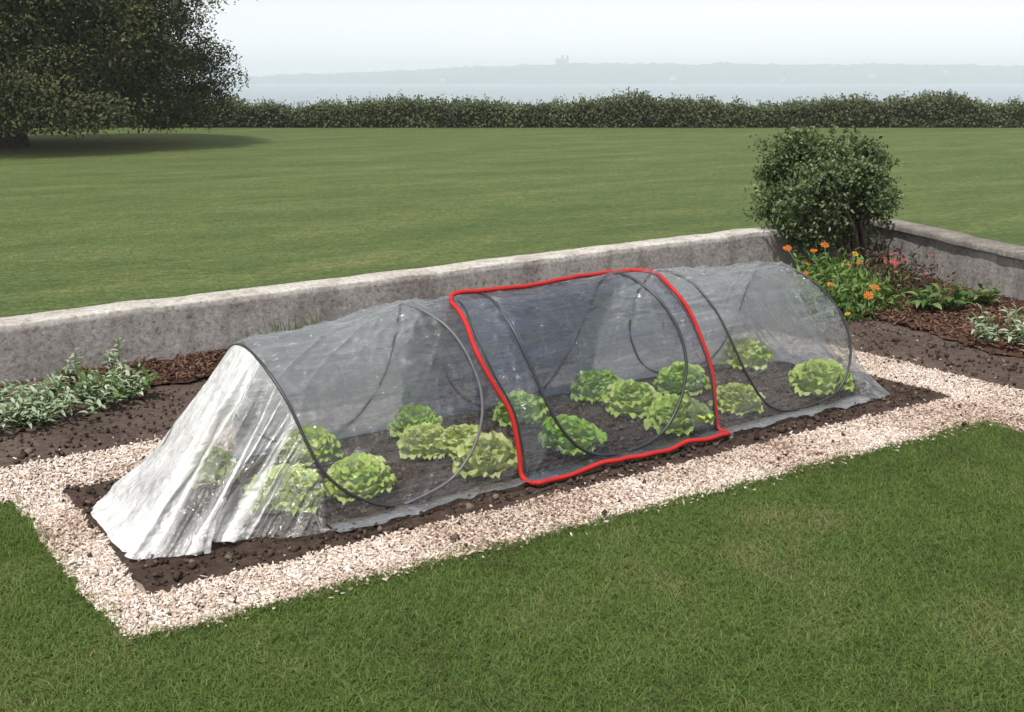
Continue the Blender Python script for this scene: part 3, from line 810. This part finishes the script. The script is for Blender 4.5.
top_l = [P[i, ridge_j[i]] + np.array([0, 0, .012]) for i in range(0, nxx, 3)]
loop = left_l[::-1] + hem_l + right_l + top_l[::-1]
loop = drawn_outline(loop + loop[:1], 71)
loop[-1] = loop[0]
for i_ in (5, nxx - 6):
    inner_line = drawn_outline([P[i_, j] + np.array([0, -.003, .005]) for j in range(8, j_top - 4, 4)], 77 + i_)
    put(obj('dark_line', mesh('dark_line', *tube(inner_line, .0050, 6), M['hoop'], True), sec2))  # thin dark line along the inner side of the red one
put(obj('red_outline', mesh('red_outline', *tube(loop, .0115, 8), M['red'], True), sec2))  # a drawn outline, no part of the tunnel, added as a red cord

# --- right section with its closed end
sec3 = thing('tunnel_section', 'right end of the clear film tunnel, farthest away, closed with a short tail', 'grow tunnel', (4.5, YC, 0), 'sections of the plastic grow tunnel')
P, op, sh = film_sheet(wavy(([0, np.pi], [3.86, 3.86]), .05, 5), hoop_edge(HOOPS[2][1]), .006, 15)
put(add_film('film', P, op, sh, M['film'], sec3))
nt_, nv_ = 200, 60
tt = np.linspace(0, 1, nt_); a = tt * np.pi
top = arch(hoop_edge(HOOPS[2][1])(a), a, 1.006)
gx = np.interp(tt, [0, .1, .25, .5, .75, 1], [5.12, 5.24, 5.33, 5.47, 5.42, 5.14])
gy = np.interp(tt, [0, .1, .25, .5, .75, 1], [3.80, 3.79, 3.82, 4.10, 4.70, 4.95])
bot = np.stack([gx, gy, np.full(nt_, .035)], 1)
T_, V_ = np.meshgrid(tt, np.linspace(0, 1, nv_), indexing='ij')
TWp = T_
P = top[:, None] * (1 - V_[..., None]) + bot[:, None] * V_[..., None]
du = norm(np.gradient(P, axis=0)); dv = norm(np.gradient(P, axis=1)); nrm = norm(np.cross(du, dv))
if nrm[nt_ // 2, nv_ // 2, 0] < 0: nrm = -nrm
env = np.clip(V_ * 3.5, 0, 1)
d = env * (.03 * (pleat(16, 15) - .4) + .010 * (fbm(T_ * 40, V_ * 8, 28, 4) - .5)) - .09 * np.sin(np.pi * V_) * np.sin(np.pi * T_)
P = P + nrm * d[..., None]
P[..., 2] = np.maximum(P[..., 2], .03)
op = .06 + .60 * np.clip((T_ - .42) / .15, 0, 1) + .9 * np.clip(pleat(22, 17, 1.0, .5) * 2.6 - 2.0, 0, 1) * env + .10 * np.clip(fbm(T_ * 12, V_ * 5, 33, 3) * 2 - .7, 0, 1) + .2 * np.clip(V_ * 3 - 2, 0, 1)
put(add_film('closed_end', P, op, T_.shape, M['film'], sec3))
for c in HOOPS[2]:
    put(obj('hoop', mesh('hoop', *tube(hoop_points(c, 1.018), .0070, 8), M['hoop'], True), sec3))

# ------------------------------------------------------------------ lettuces
def lettuce_leaf(seed, nu=9, nv=15):
    """one broad frilled leaf, 1 unit long, growing along +X and curling up"""
    u = np.linspace(0, 1, nu)[:, None]; v = np.linspace(-1, 1, nv)[None]
    wdt = .14 + .56 * np.sin(np.pi * u ** .8 * .74) ** 1.1
    x = u * (1 - .26 * v ** 2 * u); y = v * wdt
    z = .10 * u + .40 * u ** 2 - .42 * u ** 4 + .30 * (v ** 2) * wdt
    ph = seed * 2.1
    rim = np.clip(np.maximum(np.abs(v), u * 1.0) * 1.5 - .6, 0, 1) * u
    z = z + rim * (.075 * np.sin(v * 11 + ph) + .05 * np.sin(u * 17 + v * 6 + ph * 1.7))
    z = z + .10 * (fbm(u * 6 + ph + v * 0, v * 5 + u * 0 + 9, int(seed), 3) - .5) - .04 * np.exp(-(v / .12) ** 2)
    x = x + rim * .035 * np.sin(v * 10 + ph); y = y + rim * .05 * np.sin(u * 25 + ph) * np.sign(v)
    return np.stack([x + 0 * v, y, z], -1).reshape(-1, 3), grid_faces(nu, nv)
LEAVES = {k: [mesh('lettuce_leaf', *lettuce_leaf(s + 1), M[k], True) for s in range(4)] for k in ('lettuce', 'lettuce_dark', 'lettuce_pale')}
LET = [
    (1.62, 4.74, .115, 'lettuce', 'small lettuce at the far left, blurred behind the white gathered tail'),
    (1.76, 4.20, .150, 'lettuce', 'large frilled lettuce at the front left, beside the foot of the first hoop'),
    (2.12, 4.72, .125, 'lettuce', 'lettuce of the back row seen right behind the first dark hoop'),
    (2.10, 4.17, .140, 'lettuce', 'frilled lettuce just right of the first dark hoop, front row of left section'),
    (2.74, 4.77, .120, 'lettuce_dark', 'mid green lettuce in the back row, above the pale yellowish heads'),
    (2.62, 4.47, .115, 'lettuce_pale', 'pale yellow-green lettuce, left one of the touching pale heads in left section'),
    (2.75, 4.35, .120, 'lettuce_pale', 'pale yellow-green lettuce between another pale head and the grey hoop'),
    (2.72, 4.08, .145, 'lettuce_pale', 'lime lettuce against the film left of the red outline, crossed by the grey hoop'),
    (3.29, 4.62, .130, 'lettuce_dark', 'lettuce crossed by the red outline of the middle section on its left side'),
    (3.23, 4.10, .145, 'lettuce_dark', 'deep green lettuce alone at the front of the middle section, crossed by its left hoop'),
    (3.92, 4.74, .140, 'lettuce_dark', 'lettuce in the back row of the middle section, left of its centre pair'),
    (3.88, 4.40, .150, 'lettuce', 'bright frilled lettuce in the middle of the middle section, touching its neighbour behind'),
    (4.42, 4.58, .135, 'lettuce_dark', 'upper lettuce at the right end of the middle section, beside its black hoop'),
    (3.90, 4.05, .155, 'lettuce', 'lower lettuce at the right end of the middle section, crossed by the black hoop'),
    (4.40, 4.12, .125, 'lettuce_pale', 'pale lettuce just right of the red outline, at the front'),
    (5.17, 4.78, .150, 'lettuce', 'lettuce seen dimly at the back of the right section, by its first hoop'),
    (5.06, 4.10, .170, 'lettuce', 'biggest lettuce, alone at the right end crossed by the last hoop'),
]
for i, (x, y, r_, mk, lab) in enumerate(LET):
    t = thing('lettuce', lab, 'lettuce', (x, y, .02), 'lettuces under the tunnel', random.random() * 6.28)
    # an inner heart, then rings of leaves that open outwards
    k = 0
    for ring, (cnt, el, ln_, off) in enumerate([(6, 82, .84, .05), (8, 70, .92, .08), (9, 54, .94, .10), (9, 34, .88, .12), (7, 14, .80, .12)]):
        for q in range(cnt):
            az = 2 * math.pi * (q + .5 * (ring % 2)) / cnt + random.uniform(-.25, .25)
            e = R(el + random.uniform(-9, 9)); s_ = r_ * ln_ * random.uniform(.85, 1.12)
            obj('leaf', LEAVES[mk][random.randrange(4)], t, (math.cos(az) * off * .5, math.sin(az) * off * .5, .012 + .012 * (3 - ring)),
                (random.uniform(-.2, .2), -e, az), (s_, s_ * random.uniform(.9, 1.15), s_ * 1.3))

# ------------------------------------------------------------------ border plants
def blade_leaf(wd=.28, nu=6, droop=.5, fold=.15):
    u = np.linspace(0, 1, nu)[:, None]; v = np.array([[-1, 0, 1]])
    w = wd * np.sin(np.pi * np.clip(u * .96 + .04, 0, 1)) ** .8 * .5
    x = u + 0 * v; y = v * w; z = .35 * u - droop * u ** 2 + fold * np.abs(v) * w * 2
    return np.stack([x, y, z], -1).reshape(-1, 3), grid_faces(nu, 3)
SAGE = [mesh('leaf', *blade_leaf(.34, droop=d), M['sage'], True) for d in (.35, .55, .8)]
GREEN = [mesh('leaf', *blade_leaf(.42, droop=d), M['green_leaf'], True) for d in (.3, .5, .8)]

def leafy_plant(name, label, loc, leaves, mat_stem, n_stem, rad, hgt, llen, per, group=None, spread=1.0, cat='plant'):
    t = thing(name, label, cat, loc, group)
    for k in range(n_stem):
        az = random.uniform(0, 6.283); q = math.sqrt(random.random()) * rad * spread
        x0, y0 = math.cos(az) * q * .55, math.sin(az) * q * .55
        hh = hgt * random.uniform(.6, 1.05) * (1 - .35 * (q / (rad + 1e-6)) ** 2)
        x1, y1 = math.cos(az) * q, math.sin(az) * q
        pts = [np.array([x0, y0, 0]), np.array([(x0 + x1) / 2, (y0 + y1) / 2, hh * .55]), np.array([x1, y1, hh])]
        obj('stem', mesh('stem', *tube(pts, [.004, .003, .002], 5), mat_stem, True), t)
        for j in range(per):
            f = .25 + .75 * (j + random.random() * .5) / per
            p = pts[0] * (1 - f) ** 2 + 2 * f * (1 - f) * pts[1] + f * f * pts[2]
            a2 = j * 2.4 + random.uniform(-.4, .4); s_ = llen * random.uniform(.65, 1.15) * (1.1 - .35 * f)
            obj('leaf', random.choice(leaves), t, tuple(p), (random.uniform(-.4, .4), -R(random.uniform(-5, 60)) * (.4 + .6 * f), a2), (s_,) * 3)
    return t
G1 = 'silvery leaved plants in the left border'
leafy_plant('sage_plant', 'silver-green leafy plant cut by the left edge of the photo, in the left border', (.96, 6.16, .02), SAGE, M['stem'], 42, .42, .22, .072, 7, G1)
leafy_plant('sage_plant', 'silver-green leafy plant in the middle of the left border clump', (1.28, 6.22, .02), SAGE, M['stem'], 42, .38, .21, .072, 7, G1)
leafy_plant('sage_plant', 'right end plant of the silvery clump, with broader greener leaves', (1.58, 6.38, .02), SAGE[:2] + GREEN[:1], M['stem'], 42, .34, .21, .074, 7, G1)
leafy_plant('upright_plant', 'taller slender shoot by the wall behind the silvery clump, right one', (1.80, 6.80, .02), SAGE, M['stem'], 4, .05, .30, .070, 9, 'upright shoots at the wall')
leafy_plant('upright_plant', 'shorter slender shoot by the wall behind the silvery clump, nearer the left edge', (1.55, 6.80, .02), SAGE, M['stem'], 4, .05, .27, .070, 9, 'upright shoots at the wall')
leafy_plant('bushy_plant', 'compact bright green leafy plant on reddish mulch below the right wall', (7.62, 5.02, .03), GREEN, M['stem'], 14, .26, .26, .13, 7, 'leafy plants in the right border')
leafy_plant('bushy_plant', 'small green plant partly behind the compact one, close to the right wall', (8.1, 5.0, .03), GREEN, M['stem'], 8, .14, .22, .11, 6, 'leafy plants in the right border')
leafy_plant('bushy_plant', 'soft grey-green mounded plant cut by the right edge of the photo', (7.10, 4.05, .03), SAGE, M['stem'], 42, .40, .30, .080, 7, 'leafy plants in the right border')

# tall grass at the wall behind the tunnel
def grass_tuft(label, loc, n, hgt, sp):
    parts = []
    for k in range(n):
        az = random.uniform(0, 6.283); q = random.random() * sp; b = np.array([math.cos(az) * q + random.uniform(-sp, sp) * 2, math.sin(az) * q, 0])
        ln_ = hgt * random.uniform(.6, 1.1); le = random.uniform(.1, .6); d_ = np.array([math.cos(az), math.sin(az), 0]); sd = np.array([-d_[1], d_[0], 0])
        pv = []
        for f in (0, .35, .7, 1):
            c = b + d_ * ln_ * le * f ** 2 + np.array([0, 0, ln_ * (f - .2 * le * f * f)]); w = .006 * (1 - f * .92)
            pv += [c - sd * w, c + sd * w]
        parts.append((np.array(pv), [(0, 1, 3, 2), (2, 3, 5, 4), (4, 5, 7, 6)]))
    v, f = join(parts)
    tag(obj('grass_tuft', mesh('grass_tuft', v, f, M['tuft'], True, {'rnd': np.repeat(rng.random(n), 8)}), None, loc), label, 'grass tuft')
grass_tuft('tuft of long green grass at the wall foot behind the left tunnel section', (2.98, 6.78, .02), 90, .30, .10)

# orange-flowered plant
def flower(mat, parent, loc, r_, tilt, n=14, name='flower'):
    az0 = random.uniform(0, 6.28); pv = []
    for k in range(n):
        a = az0 + 2 * math.pi * k / n; c, s = math.cos(a), math.sin(a); w = 2.6 / n
        q = r_ * random.uniform(.85, 1.05); z = r_ * random.uniform(-.05, .18)
        a1, a2 = a - w * .55, a + w * .55
        pv.append((np.array([(c * r_ * .15, s * r_ * .15, 0), (math.cos(a1) * q * .75, math.sin(a1) * q * .75, z * .8 + r_ * .05), (c * q, s * q, z), (math.cos(a2) * q * .75, math.sin(a2) * q * .75, z * .8 + r_ * .05)]), [(0, 1, 2, 3)]))
    v, f = join(pv)
    o = obj(name, mesh('petals', v, f, mat), parent, loc, (tilt[0], tilt[1], 0))
    ev = np.array([(0, 0, r_ * .22)] + [(math.cos(k) * r_ * .28, math.sin(k) * r_ * .28, r_ * .06) for k in np.arange(8) * math.pi / 4])
    obj('flower_eye', mesh('flower_eye', ev, [(0, 1 + k, 1 + (k + 1) % 8) for k in range(8)], M['flower_eye'], True), o)
    return o

def bush(name, label, cat, loc, mat, n, rx, ry, h0, leaf, aspect=.4, wild=.9, group=None, stems=10, clump=14, mat_s=None):
    """a low bush: leaf clumps through an uneven dome, on stems"""
    t = thing(name, label, cat, loc, group)
    cl = rng.normal(size=(clump, 3)); cl = norm(cl) * rng.uniform(.45, .95, (clump, 1)); cl[:, 2] = np.abs(cl[:, 2])
    P = []
    for c in cl:
        P.append(c + rng.normal(size=(n // clump, 3)) * .22)
    P = np.concatenate(P); P[:, 2] = np.abs(P[:, 2])
    out = norm(P + np.array([0, 0, .3]))
    P = P * np.array([rx, ry, h0])
    V, F, rn = leaf_cloud(P, out, rng.uniform(.6, 1.2, len(P)) * leaf, aspect, .15, wild)
    obj('foliage', mesh('foliage', V, F, mat, False, {'rnd': rn}), t)
    for c in cl[:stems]:
        q = c * np.array([rx, ry, h0])
        obj('stem', mesh('stem', *tube([np.array([q[0] * .15, q[1] * .15, -.02]), q * np.array([.6, .6, .5]), q], [.007, .005, .003], 5), mat_s or M['stem'], True), t)
    return t
cal = bush('marigold_plant', 'bright green bushy plant with orange flowers at the far end of the tunnel', 'flowering plant', (7.05, 5.62, .02), M['marigold_leaf'], 2600, .48, .48, .43, .075, .34, clump=34)
def flower_at(t, wx, wy, wz, mat, r_):
    l = t.location; p0 = np.array([(wx - l.x) * .55, (wy - l.y) * .55, .1]); p1 = np.array([wx - l.x, wy - l.y, wz - l.z])
    fo = flower(mat, t, tuple(p1), r_, (random.uniform(.1, .6), random.uniform(-.6, -.1)))
    obj('flower_stalk', mesh('flower_stalk', *tube([p0, (p0 + p1) / 2 + np.array([0, 0, .05]), p1 - np.array([0, 0, .004])], .0032, 5), M['stem'], True), t)
# camera rays are used here only to work out where the flowers stand in the bed (world positions, heights given)
for (wx, wy, wz, mk, r_) in [(7.20, 6.26, .43, 'orange', .045), (7.50, 6.12, .45, 'orange', .042), (7.22, 6.00, .44, 'orange', .036), (7.28, 5.72, .36, 'orange', .045),
                             (7.47, 5.78, .42, 'yellow', .034), (7.02, 5.90, .36, 'orange', .030), (6.72, 5.40, .30, 'orange', .036), (6.98, 5.20, .28, 'orange', .046),
                             (6.86, 5.16, .24, 'orange', .046), (7.14, 5.48, .42, 'orange', .030), (6.78, 5.70, .34, 'orange', .028), (6.66, 5.18, .12, 'yellow', .026)]:
    flower_at(cal, wx, wy, wz, M[mk], r_)
red = bush('maroon_plant', 'loose dark reddish plant with small pink flowers between orange flowers and mulch', 'flowering plant', (7.95, 5.75, .02), M['red_leaf'], 2600, .42, .40, .38, .055, .32, clump=30, stems=20, mat_s=M['bark_skin'])
for k in range(26):
    a = random.uniform(0, 6.28); q = random.uniform(.05, .46)
    flower_at(red, 7.95 + math.cos(a) * q, 5.75 + math.sin(a) * q, random.uniform(.14, .40), M['pink'], random.uniform(.014, .024))
flower_at(red, 7.52, 5.44, .39, M['pink'], .042)

# ------------------------------------------------------------------ the round shrub
def shrub():
    t = thing('round_shrub', 'large round evergreen shrub standing in the corner of the two walls', 'shrub', (8.72, 6.66, .02))
    C = np.array([-.28, .27, .745]); RX, RZ = .56, .51
    clumps = []
    while len(clumps) < 230:
        d = norm(rng.normal(size=3)); q = rng.uniform(.50, 1.0) ** .6
        rr = 1 + .36 * (vnoise(np.array([d[0] * 2.2 + 5]), np.array([d[2] * 2.2 + d[1] + 5]), 91)[0] - .5) * 2
        nar = 1 - .55 * max(0, -d[2] * q - .05)
        p = C + d * q * rr * np.array([RX * nar, RX * nar, RZ])
        clumps.append((p, d))
    P = []; O = []
    for p, d in clumps:
        k = rng.integers(110, 190); s = rng.uniform(.045, .085)
        P.append(p + rng.normal(size=(k, 3)) * s * np.array([1, 1, .75])); O.append(np.repeat((d + np.array([0, 0, .5]))[None], k, 0))
    # sprigs that break the outline
    for k in range(60):
        d = norm(rng.normal(size=3) + np.array([0, 0, .4])); b = C + d * np.array([RX, RX, RZ]) * rng.uniform(.92, 1.02)
        f = rng.random((22, 1)); P.append(b + d * f * rng.uniform(.08, .20) + rng.normal(size=(22, 3)) * .012); O.append(np.repeat(d[None], 22, 0))
    P = np.concatenate(P); O = norm(np.concatenate(O))
    V, F, rn = leaf_cloud(P, O, rng.uniform(.030, .056, len(P)), .55, .1, .9)
    obj('crown', mesh('crown', V, F, M['shrub_leaf'], False, {'rnd': rn}), t)
    parts = []
    for k in range(11):
        a = k * 2 * math.pi / 11 + random.uniform(-.2, .2); r0 = random.uniform(.03, .09); r1 = random.uniform(.25, .5)
        p0 = np.array([math.cos(a) * r0, math.sin(a) * r0, -.03]); p2 = C + np.array([math.cos(a) * r1, math.sin(a) * r1, random.uniform(-.1, .35)])
        p1 = np.array([math.cos(a) * r1 * .55 + C[0] * .4, math.sin(a) * r1 * .55 + C[1] * .4, .42])
        obj('stem', mesh('stem', *tube([p0, (p0 + p1) / 2 + rng.normal(size=3) * .015, p1, (p1 + p2) / 2 + rng.normal(size=3) * .03, p2], [.024, .021, .018, .012, .006], 6), M['bark_skin'], True), t)
shrub()

# ------------------------------------------------------------------ the big tree on the lawn
def big_tree():
    base = fl(31.2, -13.9)
    t = thing('lawn_tree', 'huge dark spreading tree on the lawn at the left, branches nearly touching the grass', 'tree', (*base, 0))
    pr_z = np.array([.25, .9, 2.2, 3.6, 5.0, 6.6, 8.2, 9.6]); pr_r = np.array([4.7, 5.15, 5.35, 5.25, 4.9, 4.1, 2.8, .8])
    br = []; P = []; O = []
    n_b = 420
    for k in range(n_b):
        z0 = rng.uniform(.55, 9.2) if k > 60 else rng.uniform(.7, 2.2)
        az = rng.random() * 2 * np.pi
        rmax = np.interp(z0, pr_z, pr_r) * rng.uniform(.78, 1.03) * (1 + .06 * math.sin(az * 3 + z0))
        d = np.array([math.cos(az), math.sin(az), 0])
        rise = rng.uniform(.1, .5); dr = rng.uniform(.5, 1.2)
        zs = max(z0 - .2, 1.1)
        fr = np.linspace(.0, 1, 6)
        line = [np.array([0, 0, zs]) + d * rmax * f + np.array([0, 0, (z0 - zs) * f + rise * math.sin(f * 2.2) * 1.0 - dr * max(0, f - .55) ** 1.5]) for f in fr]
        br.append(tube(line, np.linspace(.07, .012, 6), 4))
        # layers of hanging spray along the branch
        for f in np.concatenate([rng.uniform(.35, 1.0, 8), [1.0, .95]]):
            p = np.array([np.interp(f, fr, [q[i] for q in line]) for i in range(3)])
            c = p + rng.normal(size=3) * np.array([.35, .35, .12])
            m_ = rng.integers(45, 65)
            w = rng.normal(size=(m_, 3)).clip(-1.5, 1.5) * np.array([.36, .36, .14]); w[:, 2] -= .22 * (w[:, 0] ** 2 + w[:, 1] ** 2)
            P.append(c + w); O.append(np.repeat((d * .7 + np.array([0, 0, .75]))[None], m_, 0))
    for k in range(1900):                                              # outer sprays that round off the crown
        z0 = rng.uniform(.5, 9.3); az = rng.random() * 2 * np.pi
        r0 = np.interp(z0, pr_z, pr_r) * rng.uniform(.80, 1.05) * (1 + .07 * math.sin(az * 3 + z0)) * (.93 + .14 * vnoise(np.array([az * 2.2]), np.array([z0 * 1.1]), 88)[0])
        d = np.array([math.cos(az), math.sin(az), 0]); m_ = rng.integers(70, 110)
        w = rng.normal(size=(m_, 3)).clip(-1.25, 1.25) * np.array([.42, .42, .16]); w[:, 2] -= .30 * (w[:, 0] ** 2 + w[:, 1] ** 2)
        P.append(d * r0 + np.array([0, 0, z0]) + w); O.append(np.repeat((d * .7 + np.array([0, 0, .75]))[None], m_, 0))
    P = np.concatenate(P); O = norm(np.concatenate(O))
    ok = (np.hypot(P[:, 0], P[:, 1]) > 2.4) | (P[:, 2] > 1.0)
    lt_ = P[:, 0] * math.sin(HEAD) - P[:, 1] * math.cos(HEAD); fw2 = P[:, 0] * math.cos(HEAD) + P[:, 1] * math.sin(HEAD)
    ok &= ~((np.abs(lt_ - .3) < 1.35 + .5 * vnoise(P[:, 2] * 2, fw2, 6)) & (fw2 < .5) & (P[:, 2] < 1.05 + .2 * vnoise(lt_ * 2.5 + 20, fw2 + 20, 7)))
    ok &= P[:, 2] > .36 + .40 * vnoise(P[:, 0] * 1.3 + 50, P[:, 1] * 1.3 + 50, 5)
    P = P[ok]; O = O[ok]
    nl = len(P); nc = 9000
    zc = rng.uniform(1.2, 8.6, nc); ac = rng.random(nc) * 2 * np.pi; rc = np.interp(zc, pr_z, pr_r) * rng.uniform(.45, .80, nc)
    P = np.concatenate([P, np.stack([np.cos(ac) * rc, np.sin(ac) * rc, zc], 1)]); O = np.concatenate([O, np.stack([np.cos(ac), np.sin(ac), ac * 0 + .3], 1)])
    V, F, rn = leaf_cloud(P, O, np.where(np.arange(len(P)) < nl, rng.uniform(.07, .145, len(P)), .38), .5, .45, .7)
    # sprays differ in tone
    tone = fbm(P[:, 0] * 1.3 + 30, P[:, 1] * 1.1 + P[:, 2] * 2.4 + 30, 3, 2)
    rn = np.clip(rn * .45 + np.repeat((tone - .5) * 1.3 + .5, 4) * .62 - .08, 0, 1)
    obj('crown', mesh('crown', V, F, M['tree_leaf'], False, {'rnd': rn}), t)
    obj('branches', mesh('branches', *join(br), M['bark_skin'], True), t)
    tr = [np.array([0, 0, -.1]), np.array([.02, 0, .15]), np.array([.03, .02, .6]), np.array([0, .05, 2]), np.array([.05, 0, 5]), np.array([0, 0, 9])]
    obj('trunk', mesh('trunk', *tube(tr, [.66, .52, .44, .38, .24, .05], 14), M['bark_skin'], True), t)
big_tree()

# ------------------------------------------------------------------ the hedge at the end of the lawn
def hedge():
    t = thing('hedge', 'long uneven hedge along the far edge of the lawn, in front of the water', 'hedge', (*fl(45, 0), 0), None, HEAD - math.pi / 2)
    n = 110000
    lt = rng.uniform(-26, 32, n)
    top = .95 + .42 * (fbm(lt / 1.7 + 40, lt * 0, 17, 4) - .5) * 2 + .16 * (vnoise(lt / 5 + 40, lt * 0, 19) - .4)
    dep = rng.uniform(-1.1, 1.1, n)
    q = rng.random(n) ** .75
    dome = np.sqrt(np.clip(1 - (dep / 1.25) ** 2, 0, 1))
    front = -1.0 + .35 * fbm(lt / 1.1 + 9, q * 2, 23, 3)
    shell = rng.random(n) < .45
    y = np.where(shell, front + rng.normal(size=n) * .12, dep)
    z = q * top * np.where(shell, .93, .55 + .5 * dome) + rng.normal(size=n) * .03
    z = np.maximum(z, .03)
    P = np.stack([lt, y, z], 1)
    O = norm(np.stack([np.zeros(n), -np.ones(n) * .6, .3 + z], 1))
    nc = 16000                                                          # the dense inside
    lc = rng.uniform(-26, 32, nc); srt = np.argsort(lt)
    tc_ = np.interp(lc, lt[srt][::20], top[srt][::20])
    P = np.concatenate([P, np.stack([lc, rng.uniform(-.6, .6, nc), rng.random(nc) * tc_ * .80], 1)]); O = np.concatenate([O, np.repeat(np.array([[0, -1., .1]]), nc, 0)])
    # sprigs sticking out on top
    sp = []
    for k in range(420):
        l0 = rng.uniform(-26, 32); b = np.array([l0, rng.uniform(-.7, .7), np.interp(l0, np.sort(lt)[::50], top[np.argsort(lt)][::50]) * .95])
        f = rng.random((14, 1)); sp.append(b + np.array([rng.normal() * .15, 0, 1]) * f * rng.uniform(.10, .30) + rng.normal(size=(14, 3)) * .05)
    sp = np.concatenate(sp); P = np.concatenate([P, sp]); O = np.concatenate([O, np.repeat(np.array([[0, -.4, .8]]), len(sp), 0)])
    V, F, rn = leaf_cloud(P, O, np.where(np.arange(len(P)) < n, rng.uniform(.07, .15, len(P)), np.where(np.arange(len(P)) < n + nc, .26, .09)), .62, .05, .8)
    tone = vnoise(P[:, 0] / .9 + 60, P[:, 2] * 1.6 + 20, 29)
    rn = np.clip(rn * .55 + np.repeat(tone, 4) * .5, 0, 1)
    obj('foliage', mesh('foliage', V, F, M['hedge_leaf'], False, {'rnd': rn}), t)
    parts = []
    for k in range(150):
        x0 = rng.uniform(-26, 32); parts.append(tube([np.array([x0, rng.uniform(-.4, .4), -.05]), np.array([x0 + rng.normal() * .1, rng.uniform(-.4, .4), .5]), np.array([x0 + rng.normal() * .2, rng.uniform(-.5, .5), 1.0])], [.03, .022, .01], 4))
    kind(obj('stems', mesh('stems', *join(parts), M['bark_skin'], True), t), 'stuff')
hedge()
